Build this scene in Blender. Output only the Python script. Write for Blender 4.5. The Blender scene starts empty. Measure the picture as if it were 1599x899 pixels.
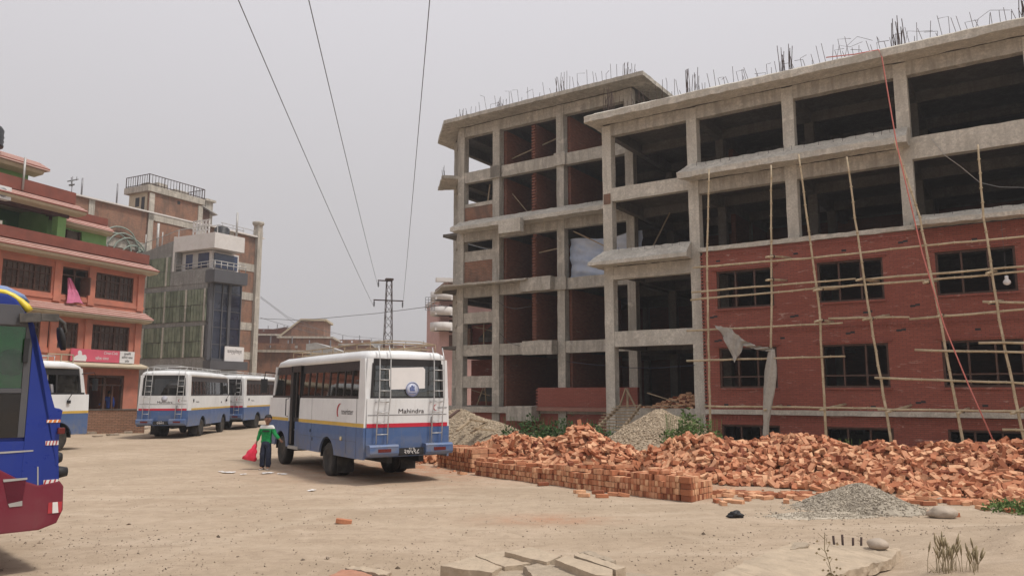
import bpy, bmesh, math, random
from mathutils import Vector, Matrix, noise
random.seed(11)
D = bpy.data
SC = bpy.context.scene
COL = SC.collection
EYE = 1.95
FPX = 1200.0
TH = math.atan((613 - 449.5) / FPX)
CT, ST = math.cos(TH), math.sin(TH)
V = Vector

# ---------------------------------------------------------------- survey helpers (site measurements)
def ray(px, py):
    a = (px - 799.5) / FPX
    b = (449.5 - py) / FPX
    return (a, CT - b * ST, ST + b * CT)

def G(px, py, z=0.0):
    r = ray(px, py)
    k = (z - EYE) / r[2]
    return V((r[0] * k, r[1] * k, z))

def AT(px, py, dist):
    r = ray(px, py)
    k = dist / r[1]
    return V((r[0] * k, dist, EYE + r[2] * k))

class Frame:
    """a facade: local x along it, local y into it, z up"""
    def __init__(S, ox, oy, ex, ey, oz=0.0):
        l = math.hypot(ex, ey)
        S.o = (ox, oy, oz); S.e = (ex / l, ey / l); S.n = (-S.e[1], S.e[0])
        S.rot = math.atan2(S.e[1], S.e[0])
    def px(S, px, py, t=0.0):
        r = ray(px, py)
        k = (S.o[0] * S.n[0] + S.o[1] * S.n[1] + t) / (r[0] * S.n[0] + r[1] * S.n[1])
        x, y, z = (k * q for q in r)
        return V(((x - S.o[0]) * S.e[0] + (y - S.o[1]) * S.e[1], t, z + EYE - S.o[2]))
    def root(S, name):
        o = empty(name, S.o, S.rot)
        return o
    def w(S, x, y, z=0.0):
        return V((S.o[0] + S.e[0] * x + S.n[0] * y, S.o[1] + S.e[1] * x + S.n[1] * y, S.o[2] + z))

# ---------------------------------------------------------------- object helpers
def empty(name, loc, rz=0.0):
    o = D.objects.new(name, None)
    COL.objects.link(o)
    o.location = loc
    o.rotation_euler = (0, 0, rz)
    o.empty_display_size = 0.2
    return o

def tag(o, label=None, cat=None, group=None, kind=None):
    if label: o['label'] = label
    if cat: o['category'] = cat
    if group: o['group'] = group
    if kind: o['kind'] = kind
    return o

def copy_tree(o, parent=None):
    c = o.copy()
    COL.objects.link(c)
    c.parent = parent
    for ch in list(o.children):
        copy_tree(ch, c)
    return c

class MB:
    def __init__(s):
        s.v = []; s.f = []; s.m = []; s.sm = []; s.tone = []
    def add(s, vs, fs, mi=0, sm=False, tone=0.5):
        b = len(s.v)
        s.v += [V(p) for p in vs]
        for f in fs:
            s.f.append([b + i for i in f]); s.m.append(mi); s.sm.append(sm); s.tone.append(tone)
        return s
    def box(s, x0, x1, y0, y1, z0, z1, mi=0):
        if x0 > x1: x0, x1 = x1, x0
        if y0 > y1: y0, y1 = y1, y0
        if z0 > z1: z0, z1 = z1, z0
        vs = [(x0,y0,z0),(x1,y0,z0),(x1,y1,z0),(x0,y1,z0),(x0,y0,z1),(x1,y0,z1),(x1,y1,z1),(x0,y1,z1)]
        return s.add(vs, [(0,3,2,1),(4,5,6,7),(0,1,5,4),(1,2,6,5),(2,3,7,6),(3,0,4,7)], mi)
    def obox(s, M, hx, hy, hz, mi=0, tone=0.5):
        vs = [M @ V(p) for p in [(-hx,-hy,-hz),(hx,-hy,-hz),(hx,hy,-hz),(-hx,hy,-hz),(-hx,-hy,hz),(hx,-hy,hz),(hx,hy,hz),(-hx,hy,hz)]]
        return s.add(vs, [(0,3,2,1),(4,5,6,7),(0,1,5,4),(1,2,6,5),(2,3,7,6),(3,0,4,7)], mi, False, tone)
    def beam(s, p, q, w, h, mi=0):
        p, q = V(p), V(q); d = (q - p)
        L = d.length; d.normalize()
        up = V((0,0,1)) if abs(d.z) < .95 else V((0,1,0))
        y = up.cross(d).normalized(); z = d.cross(y)
        M = Matrix((d, y, z)).transposed().to_4x4(); M.translation = (p + q) / 2
        return s.obox(M, L/2, w/2, h/2, mi)
    def path(s, pts, r, n=6, mi=0, r2=None, cap=True):
        pts = [V(p) for p in pts]; N = len(pts)
        vs = []; fs = []
        for i, p in enumerate(pts):
            t = (pts[min(i+1, N-1)] - pts[max(i-1, 0)]).normalized()
            up = V((0,0,1)) if abs(t.z) < .9 else V((0,1,0))
            a = up.cross(t).normalized(); b = t.cross(a)
            rr = r if r2 is None else r + (r2 - r) * i / (N - 1)
            if callable(r): rr = r(i / (N - 1))
            for k in range(n):
                an = 2 * math.pi * k / n
                vs.append(p + (a * math.cos(an) + b * math.sin(an)) * rr)
        for i in range(N - 1):
            for k in range(n):
                k2 = (k + 1) % n
                fs.append((i*n + k, i*n + k2, (i+1)*n + k2, (i+1)*n + k))
        s.add(vs, fs, mi, n > 4)
        if cap:
            b = len(s.v) - len(vs)
            s.f.append([b + k for k in reversed(range(n))]); s.m.append(mi); s.sm.append(False); s.tone.append(.5)
            s.f.append([b + (N-1)*n + k for k in range(n)]); s.m.append(mi); s.sm.append(False); s.tone.append(.5)
        return s
    def prism(s, pts, axis, a0, a1, mi=0):
        """polygon pts (2D) extruded along axis ('x','y','z') from a0 to a1"""
        def P(p, a):
            return {'x': (a, p[0], p[1]), 'y': (p[0], a, p[1]), 'z': (p[0], p[1], a)}[axis]
        n = len(pts)
        vs = [P(p, a0) for p in pts] + [P(p, a1) for p in pts]
        fs = [tuple(range(n)), tuple(reversed(range(n, 2*n)))]
        for i in range(n):
            j = (i + 1) % n
            fs.append((j, i, n + i, n + j))
        return s.add(vs, fs, mi)
    def loft(s, secs, mi=0, sm=True, closed=True, caps=True):
        n = len(secs[0]); vs = [p for sec in secs for p in sec]; fs = []
        for i in range(len(secs) - 1):
            for k in range(n if closed else n - 1):
                k2 = (k + 1) % n
                fs.append((i*n + k, i*n + k2, (i+1)*n + k2, (i+1)*n + k))
        if caps:
            fs.append(tuple(reversed(range(n)))); fs.append(tuple(range((len(secs)-1)*n, len(secs)*n)))
        return s.add(vs, fs, mi, sm)
    def lathe(s, prof, c, axis='z', n=16, mi=0, sm=True):
        c = V(c); secs = []
        for (r, h) in prof:
            ring = []
            for k in range(n):
                a = 2*math.pi*k/n; u, w = r*math.cos(a), r*math.sin(a)
                ring.append(c + {'z': V((u, w, h)), 'y': V((u, h, w)), 'x': V((h, u, w))}[axis])
            secs.append(ring)
        return s.loft(secs, mi, sm)
    def wall(s, x0, x1, z0, z1, y0, y1, holes, mi=0, axis='x'):
        """wall slab in x-z with rectangular holes (hx0,hx1,hz0,hz1); axis 'y' swaps x and y"""
        xs = sorted({x0, x1, *[min(max(h[i], x0), x1) for h in holes for i in (0, 1)]})
        zs = sorted({z0, z1, *[min(max(h[i], z0), z1) for h in holes for i in (2, 3)]})
        nx, nz = len(xs)-1, len(zs)-1
        def solid(i, k):
            if i < 0 or k < 0 or i >= nx or k >= nz: return False
            cx, cz = (xs[i]+xs[i+1])/2, (zs[k]+zs[k+1])/2
            return not any(h[0] < cx < h[1] and h[2] < cz < h[3] for h in holes)
        def q(*p):
            if axis == 'y': p = [(a[1], a[0], a[2]) for a in p]
            s.add(p, [(0,1,2,3)], mi)
        for i in range(nx):
            for k in range(nz):
                if not solid(i, k): continue
                a, b, c, d = xs[i], xs[i+1], zs[k], zs[k+1]
                q((a,y0,c),(b,y0,c),(b,y0,d),(a,y0,d)); q((b,y1,c),(a,y1,c),(a,y1,d),(b,y1,d))
                if not solid(i-1,k): q((a,y1,c),(a,y0,c),(a,y0,d),(a,y1,d))
                if not solid(i+1,k): q((b,y0,c),(b,y1,c),(b,y1,d),(b,y0,d))
                if not solid(i,k-1): q((a,y1,c),(b,y1,c),(b,y0,c),(a,y0,c))
                if not solid(i,k+1): q((a,y0,d),(b,y0,d),(b,y1,d),(a,y1,d))
        return s
    def build(s, name, mats, parent=None, loc=None, sub=0, amp=0, freq=1.5, bev=0, recalc=False, smooth=None):
        me = D.meshes.new(name)
        me.from_pydata([tuple(p) for p in s.v], [], s.f)
        if not isinstance(mats, (list, tuple)): mats = [mats]
        for m in mats: me.materials.append(m)
        me.polygons.foreach_set('material_index', s.m)
        me.polygons.foreach_set('use_smooth', s.sm)
        if sub or bev or recalc or len(s.f) < 4000:
            bm = bmesh.new(); bm.from_mesh(me)
            if sub:
                for _ in range(6):
                    es = [e for e in bm.edges if e.calc_length() > sub]
                    if not es: break
                    bmesh.ops.subdivide_edges(bm, edges=es, cuts=1, use_grid_fill=True)
                bmesh.ops.triangulate(bm, faces=[f for f in bm.faces if len(f.verts) > 4])
                for v in bm.verts:
                    nv = noise.noise_vector(v.co * freq) + noise.noise_vector(v.co * freq * 3.7) * .45
                    v.co += nv * amp
            if bev:
                bmesh.ops.remove_doubles(bm, verts=bm.verts, dist=1e-5)
                es = [e for e in bm.edges if len(e.link_faces) == 2 and e.calc_face_angle(0) > .6]
                bmesh.ops.bevel(bm, geom=es, offset=bev, segments=2, profile=.7, affect='EDGES', clamp_overlap=True)
            if recalc or True:
                bmesh.ops.recalc_face_normals(bm, faces=bm.faces)
            bm.to_mesh(me); bm.free()
            if smooth is not None:
                for p in me.polygons: p.use_smooth = smooth
        # box-projected UV in metres
        uv = me.uv_layers.new(name='UVMap')
        vs = me.vertices
        for p in me.polygons:
            nx, ny, nz = (abs(c) for c in p.normal)
            for li in p.loop_indices:
                co = vs[me.loops[li].vertex_index].co
                if nz > nx and nz > ny: uv.data[li].uv = (co.x, co.y)
                elif ny >= nx: uv.data[li].uv = (co.x, co.z)
                else: uv.data[li].uv = (co.y, co.z)
        if any(t != .5 for t in s.tone) and len(me.polygons) == len(s.tone):
            at = me.attributes.new('tone', 'FLOAT', 'FACE')
            at.data.foreach_set('value', s.tone)
        o = D.objects.new(name, me)
        COL.objects.link(o)
        if parent: o.parent = parent
        if loc is not None: o.location = loc
        return o

def quickbox(name, m, parent, *a, **k):
    return MB().box(*a).build(name, m, parent, **k)

def eval_to_mesh(o, name):
    dg = bpy.context.evaluated_depsgraph_get()
    me = D.meshes.new_from_object(o.evaluated_get(dg))
    me.name = name
    return me

def skin(name, nodes, edges, m, parent=None, levels=2, root=0):
    """nodes: list of (co, radius or (rx,ry)); grows a continuous skinned surface"""
    me = D.meshes.new(name)
    me.from_pydata([tuple(n[0]) for n in nodes], edges, [])
    o = D.objects.new(name, me)
    COL.objects.link(o)
    md = o.modifiers.new('s', 'SKIN'); md.use_smooth_shade = True
    sv = me.skin_vertices
    if not sv:
        bm = bmesh.new(); bm.from_mesh(me); bm.verts.layers.skin.verify(); bm.to_mesh(me); bm.free()
        sv = me.skin_vertices
    for i, n in enumerate(nodes):
        r = n[1] if isinstance(n[1], (tuple, list)) else (n[1], n[1])
        sv[0].data[i].radius = r
        sv[0].data[i].use_root = (i == root)
    md2 = o.modifiers.new('d', 'SUBSURF'); md2.levels = levels; md2.render_levels = levels
    bpy.context.view_layer.update()
    new = eval_to_mesh(o, name)
    new.materials.clear(); new.materials.append(m)
    for p in new.polygons: p.use_smooth = True
    o.modifiers.clear()
    o.data = new
    D.meshes.remove(me)
    if parent: o.parent = parent
    return o

def text(name, body, size, m, parent, M, ext=0.002, align='CENTER', sx=1.0, shear=0.0):
    cu = D.curves.new(name, 'FONT')
    cu.body = body; cu.size = size; cu.extrude = ext; cu.align_x = align; cu.align_y = 'CENTER'; cu.shear = shear
    o = D.objects.new(name, cu)
    COL.objects.link(o)
    bpy.context.view_layer.update()
    me = eval_to_mesh(o, name)
    D.objects.remove(o); D.curves.remove(cu)
    me.materials.clear(); me.materials.append(m)
    me.transform(Matrix.Diagonal((sx, 1, 1, 1)))
    me.transform(M)
    o = D.objects.new(name, me)
    COL.objects.link(o)
    if parent: o.parent = parent
    return o

def facing(loc, xdir, up=(0, 0, 1)):
    """matrix for text: its x runs along xdir, its y along up"""
    x = V(xdir).normalized(); y = V(up).normalized(); z = x.cross(y)
    M = Matrix((x, y, z)).transposed().to_4x4(); M.translation = V(loc)
    return M

# ---------------------------------------------------------------- materials
class NT:
    def __init__(s, name):
        s.mat = D.materials.new(name); s.mat.use_nodes = True
        s.t = s.mat.node_tree; s.t.nodes.clear()
        s.out = s.n('ShaderNodeOutputMaterial'); s.b = s.n('ShaderNodeBsdfPrincipled')
        s.l(s.b.outputs[0], s.out.inputs[0])
    def n(s, ty, **kw):
        x = s.t.nodes.new(ty)
        for k, v in kw.items(): setattr(x, k, v)
        return x
    def l(s, a, b): s.t.links.new(a, b)
    def coord(s, kind='Object', scale=(1,1,1)):
        c = s.n('ShaderNodeTexCoord'); m = s.n('ShaderNodeMapping')
        m.inputs['Scale'].default_value = scale
        s.l(c.outputs[kind], m.inputs[0]); return m.outputs[0]
    def noise(s, scale, detail=4, rough=.55, co=None, dist=0.0):
        x = s.n('ShaderNodeTexNoise'); x.inputs['Scale'].default_value = scale
        x.inputs['Detail'].default_value = detail; x.inputs['Roughness'].default_value = rough
        x.inputs['Distortion'].default_value = dist
        s.l(co if co is not None else s.coord(), x.inputs['Vector']); return x.outputs['Fac']
    def ramp(s, fac, stops):
        r = s.n('ShaderNodeValToRGB'); e = r.color_ramp.elements
        while len(e) > 1: e.remove(e[-1])
        e[0].position = stops[0][0]; e[0].color = col4(stops[0][1])
        for p, c in stops[1:]:
            q = e.new(p); q.color = col4(c)
        s.l(fac, r.inputs[0]); return r.outputs[0]
    def mix(s, fac, a, b, mode='MIX'):
        x = s.n('ShaderNodeMix', data_type='RGBA', blend_type=mode)
        x.clamp_factor = True
        for v, i in ((fac, 0), (a, 6), (b, 7)):
            if hasattr(v, 'links'): s.l(v, x.inputs[i])
            elif i == 0: x.inputs[0].default_value = v
            else: x.inputs[i].default_value = col4(v)
        return x.outputs[2]
    def math(s, op, a, b=0.0):
        x = s.n('ShaderNodeMath', operation=op)
        for v, i in ((a, 0), (b, 1)):
            if hasattr(v, 'links'): s.l(v, x.inputs[i])
            else: x.inputs[i].default_value = v
        return x.outputs[0]
    def bump(s, h, strength=.3, dist=.02, prev=None):
        x = s.n('ShaderNodeBump'); x.inputs['Strength'].default_value = strength; x.inputs['Distance'].default_value = dist
        s.l(h, x.inputs['Height'])
        if prev is not None: s.l(prev, x.inputs['Normal'])
        return x.outputs[0]
    def fin(s, col=None, rough=None, nrm=None, metal=None, spec=None):
        for v, k in ((col, 'Base Color'), (rough, 'Roughness'), (nrm, 'Normal'), (metal, 'Metallic'), (spec, 'Specular IOR Level')):
            if v is None: continue
            if hasattr(v, 'links'): s.l(v, s.b.inputs[k])
            else: s.b.inputs[k].default_value = col4(v) if k == 'Base Color' else v
        return s.mat

def col4(c):
    if isinstance(c, (int, float)): c = (c, c, c)
    return (c[0], c[1], c[2], 1.0)
def sc(c, k): return tuple(min(1, x * k) for x in c[:3])

def plain(name, col, rough=.7, var=.18, scale=4, bump=.15, metal=0.0, spec=.4, dirt=None, dirt_amt=.5, dscale=2.0, bdist=.01):
    t = NT(name); co = t.coord()
    n1 = t.noise(scale, 5, .6, co)
    c = t.ramp(n1, [(.3, sc(col, 1 - var)), (.7, sc(col, 1 + var))])
    if dirt is not None:
        n2 = t.noise(dscale, 6, .65, co, .4)
        m = t.ramp(n2, [(.45, 0), (.72, dirt_amt)])
        c = t.mix(m, c, dirt)
    nb = t.bump(t.noise(scale * 9, 4, .6, co), bump, bdist) if bump else None
    r = t.ramp(t.noise(scale * 2.3, 4, .6, co), [(.3, max(0, rough - .08)), (.7, min(1, rough + .08))])
    return t.fin(c, r, nb, metal, spec)

def concrete(name, base=(.33,.30,.25), dark=(.15,.135,.11), streak=1.0):
    t = NT(name); co = t.coord()
    big = t.noise(.7, 5, .6, co)
    c = t.ramp(big, [(.3, sc(base, .82)), (.5, base), (.7, sc(base, 1.15))])
    st = t.noise(2.2, 6, .65, t.coord(scale=(1.6, 1.6, .22)), .6)
    m = t.ramp(st, [(.44, 0), (.64, .8 * streak)])
    c = t.mix(m, c, dark)
    fine = t.noise(14, 6, .7, co)
    c = t.mix(t.ramp(fine, [(.38, .6), (.6, 0)]), c, sc(base, .55))
    md = t.noise(4.2, 7, .7, co, .7)
    c = t.mix(t.ramp(md, [(.5, 0), (.66, .55)]), c, sc(base, .6))
    c = t.mix(t.ramp(md, [(.30, .5), (.42, 0)]), c, sc(base, 1.28))
    # shuttering board lines and patches
    wv = t.n('ShaderNodeTexWave', wave_type='BANDS', bands_direction='Z')
    wv.inputs['Scale'].default_value = .55; wv.inputs['Distortion'].default_value = 1.2; wv.inputs['Detail'].default_value = 2
    t.l(co, wv.inputs['Vector'])
    c = t.mix(t.ramp(wv.outputs['Fac'], [(.0, .35), (.06, 0)]), c, sc(dark, 1.3))
    pt = t.noise(1.3, 3, .5, t.coord(scale=(1, 1, 1.3)), .2)
    c = t.mix(t.ramp(pt, [(.62, 0), (.66, .35)]), c, sc(base, 1.3))
    h = t.math('ADD', fine, t.math('MULTIPLY', t.noise(50, 4, .7, co), .5))
    return t.fin(c, .93, t.bump(h, .7, .03), 0, .25)

def brickwork(name, a, b, mortar, w=.235, h=.075, ms=.008, patch=(.5,.42,.36), patch_amt=.5, off=.5, grime=None):
    t = NT(name)
    c = t.n('ShaderNodeTexCoord'); uv = c.outputs['UV']
    bt = t.n('ShaderNodeTexBrick'); bt.offset = off
    t.l(uv, bt.inputs['Vector'])
    bt.inputs['Color1'].default_value = col4(a); bt.inputs['Color2'].default_value = col4(b); bt.inputs['Mortar'].default_value = col4(mortar)
    bt.inputs['Scale'].default_value = 1.0; bt.inputs['Brick Width'].default_value = w; bt.inputs['Row Height'].default_value = h
    bt.inputs['Mortar Size'].default_value = ms; bt.inputs['Mortar Smooth'].default_value = .3; bt.inputs['Bias'].default_value = -.1
    co = t.coord()
    n1 = t.noise(.6, 5, .6, co)
    k = t.mix(t.ramp(n1, [(.35, .5), (.62, 0)]), bt.outputs['Color'], sc(a, .70))
    k = t.mix(t.ramp(t.noise(9, 5, .7, t.coord(scale=(.5, .5, 1.6)), .4), [(.52, 0), (.70, .35)]), k, sc(b, .6))
    n2 = t.noise(3.0, 6, .7, t.coord(scale=(.6, .6, 2.6)), .8)
    k = t.mix(t.ramp(n2, [(.60, 0), (.70, patch_amt)]), k, patch)
    if grime:
        n3 = t.noise(1.1, 6, .65, t.coord(scale=(1.2, 1.2, .5)), .5)
        k = t.mix(t.ramp(n3, [(.46, 0), (.62, .7)]), k, grime)
    bb = t.bump(bt.outputs['Fac'], -.5, .012)
    nb = t.bump(t.noise(30, 5, .7, co), .35, .01, bb)
    return t.fin(k, .9, nb, 0, .25)

MAT = {}
def mats():
    M = MAT
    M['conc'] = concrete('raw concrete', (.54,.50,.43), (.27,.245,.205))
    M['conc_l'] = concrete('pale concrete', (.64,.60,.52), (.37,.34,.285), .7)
    M['conc_d'] = concrete('shade darkened concrete', (.155,.14,.12), (.08,.07,.06), .6)  # darkened to put the building's interior shade into the concrete colour
    M['plaster_g'] = concrete('grey render', (.30,.29,.27), (.16,.15,.14), .8)
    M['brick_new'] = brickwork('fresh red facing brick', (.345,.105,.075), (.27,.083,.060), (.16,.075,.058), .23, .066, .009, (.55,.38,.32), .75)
    M['brick_in'] = brickwork('shade darkened red brick', (.16,.060,.040), (.10,.038,.026), (.09,.06,.045), .24, .078, .01, (.3,.24,.2), .3)  # darkened so the inner walls carry painted interior shade
    M['brick_part'] = brickwork('bare partition brick', (.33,.125,.080), (.22,.080,.052), (.17,.12,.09), .24, .078, .012, (.4,.3,.24), .4)
    M['brick_old'] = brickwork('old brown brick', (.32,.155,.095), (.22,.105,.068), (.27,.21,.16), .25, .085, .012, (.38,.32,.26), .5, grime=(.12,.085,.065))
    M['brick_low'] = brickwork('dry stacked brick', (.36,.20,.13), (.25,.14,.09), (.12,.08,.06), .25, .08, .012, (.4,.34,.26), .5)
    M['orange'] = plain('orange wall paint', (.52,.19,.125), .8, .14, 1.2, .12, dirt=(.31,.15,.115), dirt_amt=.7, dscale=1.1)
    M['brown'] = plain('red brown parapet paint', (.21,.065,.045), .75, .15, 1.5, .1, dirt=(.12,.045,.035), dirt_amt=.4)
    M['cream'] = plain('cream soffit paint', (.50,.43,.31), .8, .12, 2, .1, dirt=(.28,.22,.15))
    M['green'] = plain('green wall paint', (.20,.37,.13), .8, .12, 1.3, .1, dirt=(.12,.24,.09), dirt_amt=.4)
    M['dgreen'] = plain('deep green wall paint', (.055,.16,.06), .8, .15, 1.3, .1)
    M['wood'] = plain('dark window wood', (.085,.042,.028), .6, .25, 6, .15)
    M['timber'] = plain('weathered timber', (.34,.26,.17), .85, .22, 5, .25, dirt=(.2,.15,.1))
    M['bamboo'] = bamboo()
    M['rebar'] = plain('rusty bar', (.075,.048,.04), .7, .3, 9, .1, .4)
    M['steel'] = plain('grey steel', (.24,.24,.25), .5, .15, 8, .05, .5)
    M['black'] = plain('black rubber', (.022,.021,.02), .75, .2, 6, .1, dirt=(.14,.115,.09), dirt_amt=.45, dscale=3)
    M['dark'] = plain('dark recess paint', (.02,.02,.022), .6, .2, 5, .05)
    M['white'] = buspaint('dusty white paint', (.72,.73,.73), (.46,.42,.36), .35)
    M['wplaster'] = plain('white plaster', (.66,.63,.60), .8, .06, 1, .08, dirt=(.42,.38,.33), dirt_amt=.4)
    M['blue'] = buspaint('dusty blue paint', (.060,.125,.29), (.24,.225,.20), .7)
    M['cblue'] = buspaint('deep glossy blue paint', (.006,.028,.24), (.06,.08,.17), .3, .25)
    M['maroon'] = buspaint('maroon bumper paint', (.16,.006,.026), (.22,.08,.08), .35, .28)
    M['yellow'] = plain('yellow stripe paint', (.62,.40,.07), .45, .08, 3, .02, dirt=(.4,.3,.12))
    M['yellow2'] = plain('bright yellow plastic', (.70,.53,.04), .35, .06, 3, .02)
    M['redp'] = plain('red stripe paint', (.52,.02,.045), .4, .08, 3, .02)
    M['redl'] = plain('tail lamp plastic', (.13,.02,.018), .25, .1, 6, .02)
    M['amber'] = plain('amber reflector', (.7,.22,.05), .25, .1, 12, .02)
    M['silver'] = plain('silver painted tube', (.50,.50,.49), .4, .1, 6, .02, .35)
    M['skin'] = plain('brown skin', (.26,.135,.085), .55, .1, 12, .04)
    M['hair'] = plain('black hair', (.010,.008,.007), .6, .3, 40, .4)
    M['jeans'] = plain('dark denim', (.016,.022,.045), .85, .3, 14, .2, dirt=(.06,.07,.10), dirt_amt=.35, dscale=5)
    M['shirt_g'] = shirt()
    M['shoe'] = plain('dusty grey shoe', (.30,.27,.24), .7, .15, 14, .1)
    M['bagred'] = plain('red plastic bag', (.80,.035,.085), .35, .12, 9, .25)
    M['cloth'] = plain('grey white cloth', (.42,.39,.34), .9, .15, 5, .5, dirt=(.24,.21,.17), dirt_amt=.7, dscale=5)
    M['pink'] = plain('pink cloth', (.66,.20,.33), .85, .12, 6, .2)
    M['curtain'] = plain('pale curtain', (.68,.64,.58), .9, .2, 7, .2)
    M['seat'] = plain('seat cover', (.33,.32,.34), .85, .2, 6, .15)
    M['tarp'] = plain('pale blue tarp', (.42,.49,.62), .5, .14, 1.6, .4, dirt=(.60,.60,.60), dirt_amt=.7, dscale=.9)
    M['rope'] = plain('faded red rope', (.55,.17,.14), .8, .1, 5, .1)
    M['wire'] = plain('cable', (.09,.085,.085), .6, .1, 5, 0)
    M['slab'] = plain('dusty stone slab', (.45,.36,.26), .95, .16, 2.2, .8, dirt=(.28,.225,.165), dirt_amt=.65, dscale=3, bdist=.02)
    M['slab_d'] = plain('grey slab core', (.40,.325,.24), .95, .22, 8, .6, dirt=(.25,.195,.14), dirt_amt=.5, dscale=7, bdist=.03)
    M['stone'] = plain('boulder', (.40,.33,.26), .9, .2, 5, .4, dirt=(.28,.23,.19))
    M['gravel_g'] = tonemat('grey gravel', (.25,.215,.17), (.52,.455,.36))
    M['gravel_t'] = tonemat('tan gravel', (.30,.24,.17), (.58,.47,.34))
    M['pebble'] = tonemat('ground pebbles', (.12,.095,.07), (.40,.32,.24))
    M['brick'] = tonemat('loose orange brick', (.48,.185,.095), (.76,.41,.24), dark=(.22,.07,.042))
    M['soil'] = plain('sandy soil', (.42,.335,.24), .97, .14, 1.8, .5, dirt=(.30,.23,.165), dirt_amt=.5, bdist=.03)
    M['leaf'] = tonemat('weed leaf', (.06,.11,.03), (.17,.24,.08))
    M['leaf_d'] = tonemat('bush leaf', (.035,.075,.022), (.085,.14,.05))
    M['dry'] = tonemat('dry grass', (.20,.165,.09), (.40,.32,.20))
    M['glass'] = glass('bus glass', (.80,.84,.84), .72)
    M['glass_g'] = glass('green reflection glass', (.24,.68,.38), .42)  # green tint stands in for reflections in the coach window
    M['glass_d'] = glass('dark film glass', (.05,.045,.05), .05)
    M['glass_b'] = plain('blue black curtain glass', (.018,.024,.045), .08, .2, 1, .01, spec=.8)
    M['pane'] = plain('dusty window pane', (.13,.10,.085), .22, .5, 1.6, .02, spec=.6)
    M['shutter'] = plain('green shuttering sheet', (.165,.19,.13), .85, .3, 2.0, .2, dirt=(.26,.27,.20), dirt_amt=.6, dscale=1.4)
    M['shutter_d'] = plain('dark shuttering sheet', (.11,.13,.085), .85, .3, 2.0, .2, dirt=(.17,.17,.13), dirt_amt=.5, dscale=1.4)
    M['dgrey'] = plain('charcoal panel', (.085,.085,.092), .5, .12, 1.2, .05)
    M['tile'] = tile()
    M['pinkwall'] = plain('pink wall paint', (.52,.32,.29), .85, .1, .8, .1, dirt=(.36,.24,.21))
    M['banner'] = plain('faded pink red banner', (.62,.11,.16), .6, .08, 2, .02)
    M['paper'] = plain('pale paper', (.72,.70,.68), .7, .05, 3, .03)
    M['inkblue'] = plain('blue ink', (.10,.14,.33), .6, .2, 30, 0)
    M['ink'] = plain('dark ink', (.05,.04,.045), .6, .1, 5, 0)
    M['inkred'] = plain('red ink', (.42,.04,.05), .5, .1, 5, 0)
    M['tank'] = plain('black water tank', (.025,.025,.028), .5, .1, 3, .05)
    M['hose'] = plain('green grey hose', (.22,.26,.22), .7, .15, 6, .05)
    M['bulb'] = plain('white bulb glass', (.85,.85,.85), .3, .03, 5, 0)
    M['sheetm'] = plain('corrugated sheet', (.42,.41,.39), .55, .15, 3, .1, .3)
    M['jacket'] = plain('bright blue jacket', (.02,.06,.30), .7, .1, 8, .1)

def buspaint(name, col, dust, amt, rough=.36):
    t = NT(name); co = t.coord()
    c = t.ramp(t.noise(1.3, 5, .6, co), [(.3, sc(col, .9)), (.7, sc(col, 1.08))])
    # road dust: patchy, thicker towards the sills
    sx = t.n('ShaderNodeSeparateXYZ'); t.l(co, sx.inputs[0])
    low = t.ramp(sx.outputs['Z'], [(.35, 1), (1.25, .25), (2.4, .1)])
    n1 = t.noise(2.4, 7, .68, co, .5)
    m = t.math('MULTIPLY', t.ramp(n1, [(.36, 0), (.66, 1)]), t.math('MULTIPLY', low, amt * 1.5))
    c = t.mix(m, c, dust)
    run = t.noise(3.0, 5, .6, t.coord(scale=(3.5, 3.5, .3)), .3)
    c = t.mix(t.ramp(run, [(.56, 0), (.74, amt * .5)]), c, sc(dust, .8))
    chips = t.noise(16, 5, .7, co)
    c = t.mix(t.ramp(chips, [(.70, 0), (.74, .5)]), c, sc(dust, .6))
    r = t.ramp(n1, [(.35, rough), (.65, min(1, rough + .3))])
    b1 = t.bump(t.noise(1.1, 2, .5, co), .25, .06)
    return t.fin(c, r, t.bump(t.noise(40, 3, .6, co), .06, .004, b1), 0, .5)

def bamboo():
    t = NT('bamboo'); co = t.coord()
    c = t.ramp(t.noise(2.2, 4, .6, co), [(.3, (.40,.31,.19)), (.7, (.60,.50,.34))])
    c = t.mix(t.ramp(t.noise(9, 3, .6, co), [(.5, 0), (.7, .5)]), c, (.26,.18,.09))
    return t.fin(c, .55, t.bump(t.noise(30, 3, .6, co), .2, .01), 0, .4)

def shirt():
    t = NT('green and white jersey')
    c = t.n('ShaderNodeTexCoord'); sx = t.n('ShaderNodeSeparateXYZ'); t.l(c.outputs['Object'], sx.inputs[0])
    n = t.noise(22, 4, .6)
    g = t.ramp(n, [(.3, (.012,.20,.055)), (.7, (.028,.33,.10))])
    k = t.math('GREATER_THAN', sx.outputs['Z'], 1.035)
    return t.fin(t.mix(k, g, (.70,.70,.66)), .85, t.bump(t.noise(30, 4), .4, .01), 0, .2)

def tonemat(name, lo, hi, dark=None):
    t = NT(name)
    a = t.n('ShaderNodeAttribute', attribute_name='tone'); oi = t.n('ShaderNodeObjectInfo')
    f = t.math('FRACT', t.math('ADD', a.outputs['Fac'], t.math('MULTIPLY', oi.outputs['Random'], 1.0)))
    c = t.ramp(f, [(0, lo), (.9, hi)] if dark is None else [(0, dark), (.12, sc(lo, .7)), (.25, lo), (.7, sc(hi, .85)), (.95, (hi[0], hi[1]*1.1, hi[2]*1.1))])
    co = t.coord()
    n = t.noise(11, 5, .65, co)
    c = t.mix(t.ramp(n, [(.4, .4), (.62, 0)]), c, sc(lo, .65))
    return t.fin(c, .92, t.bump(t.noise(60, 4, .7, co), .3, .008), 0, .2)

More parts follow.
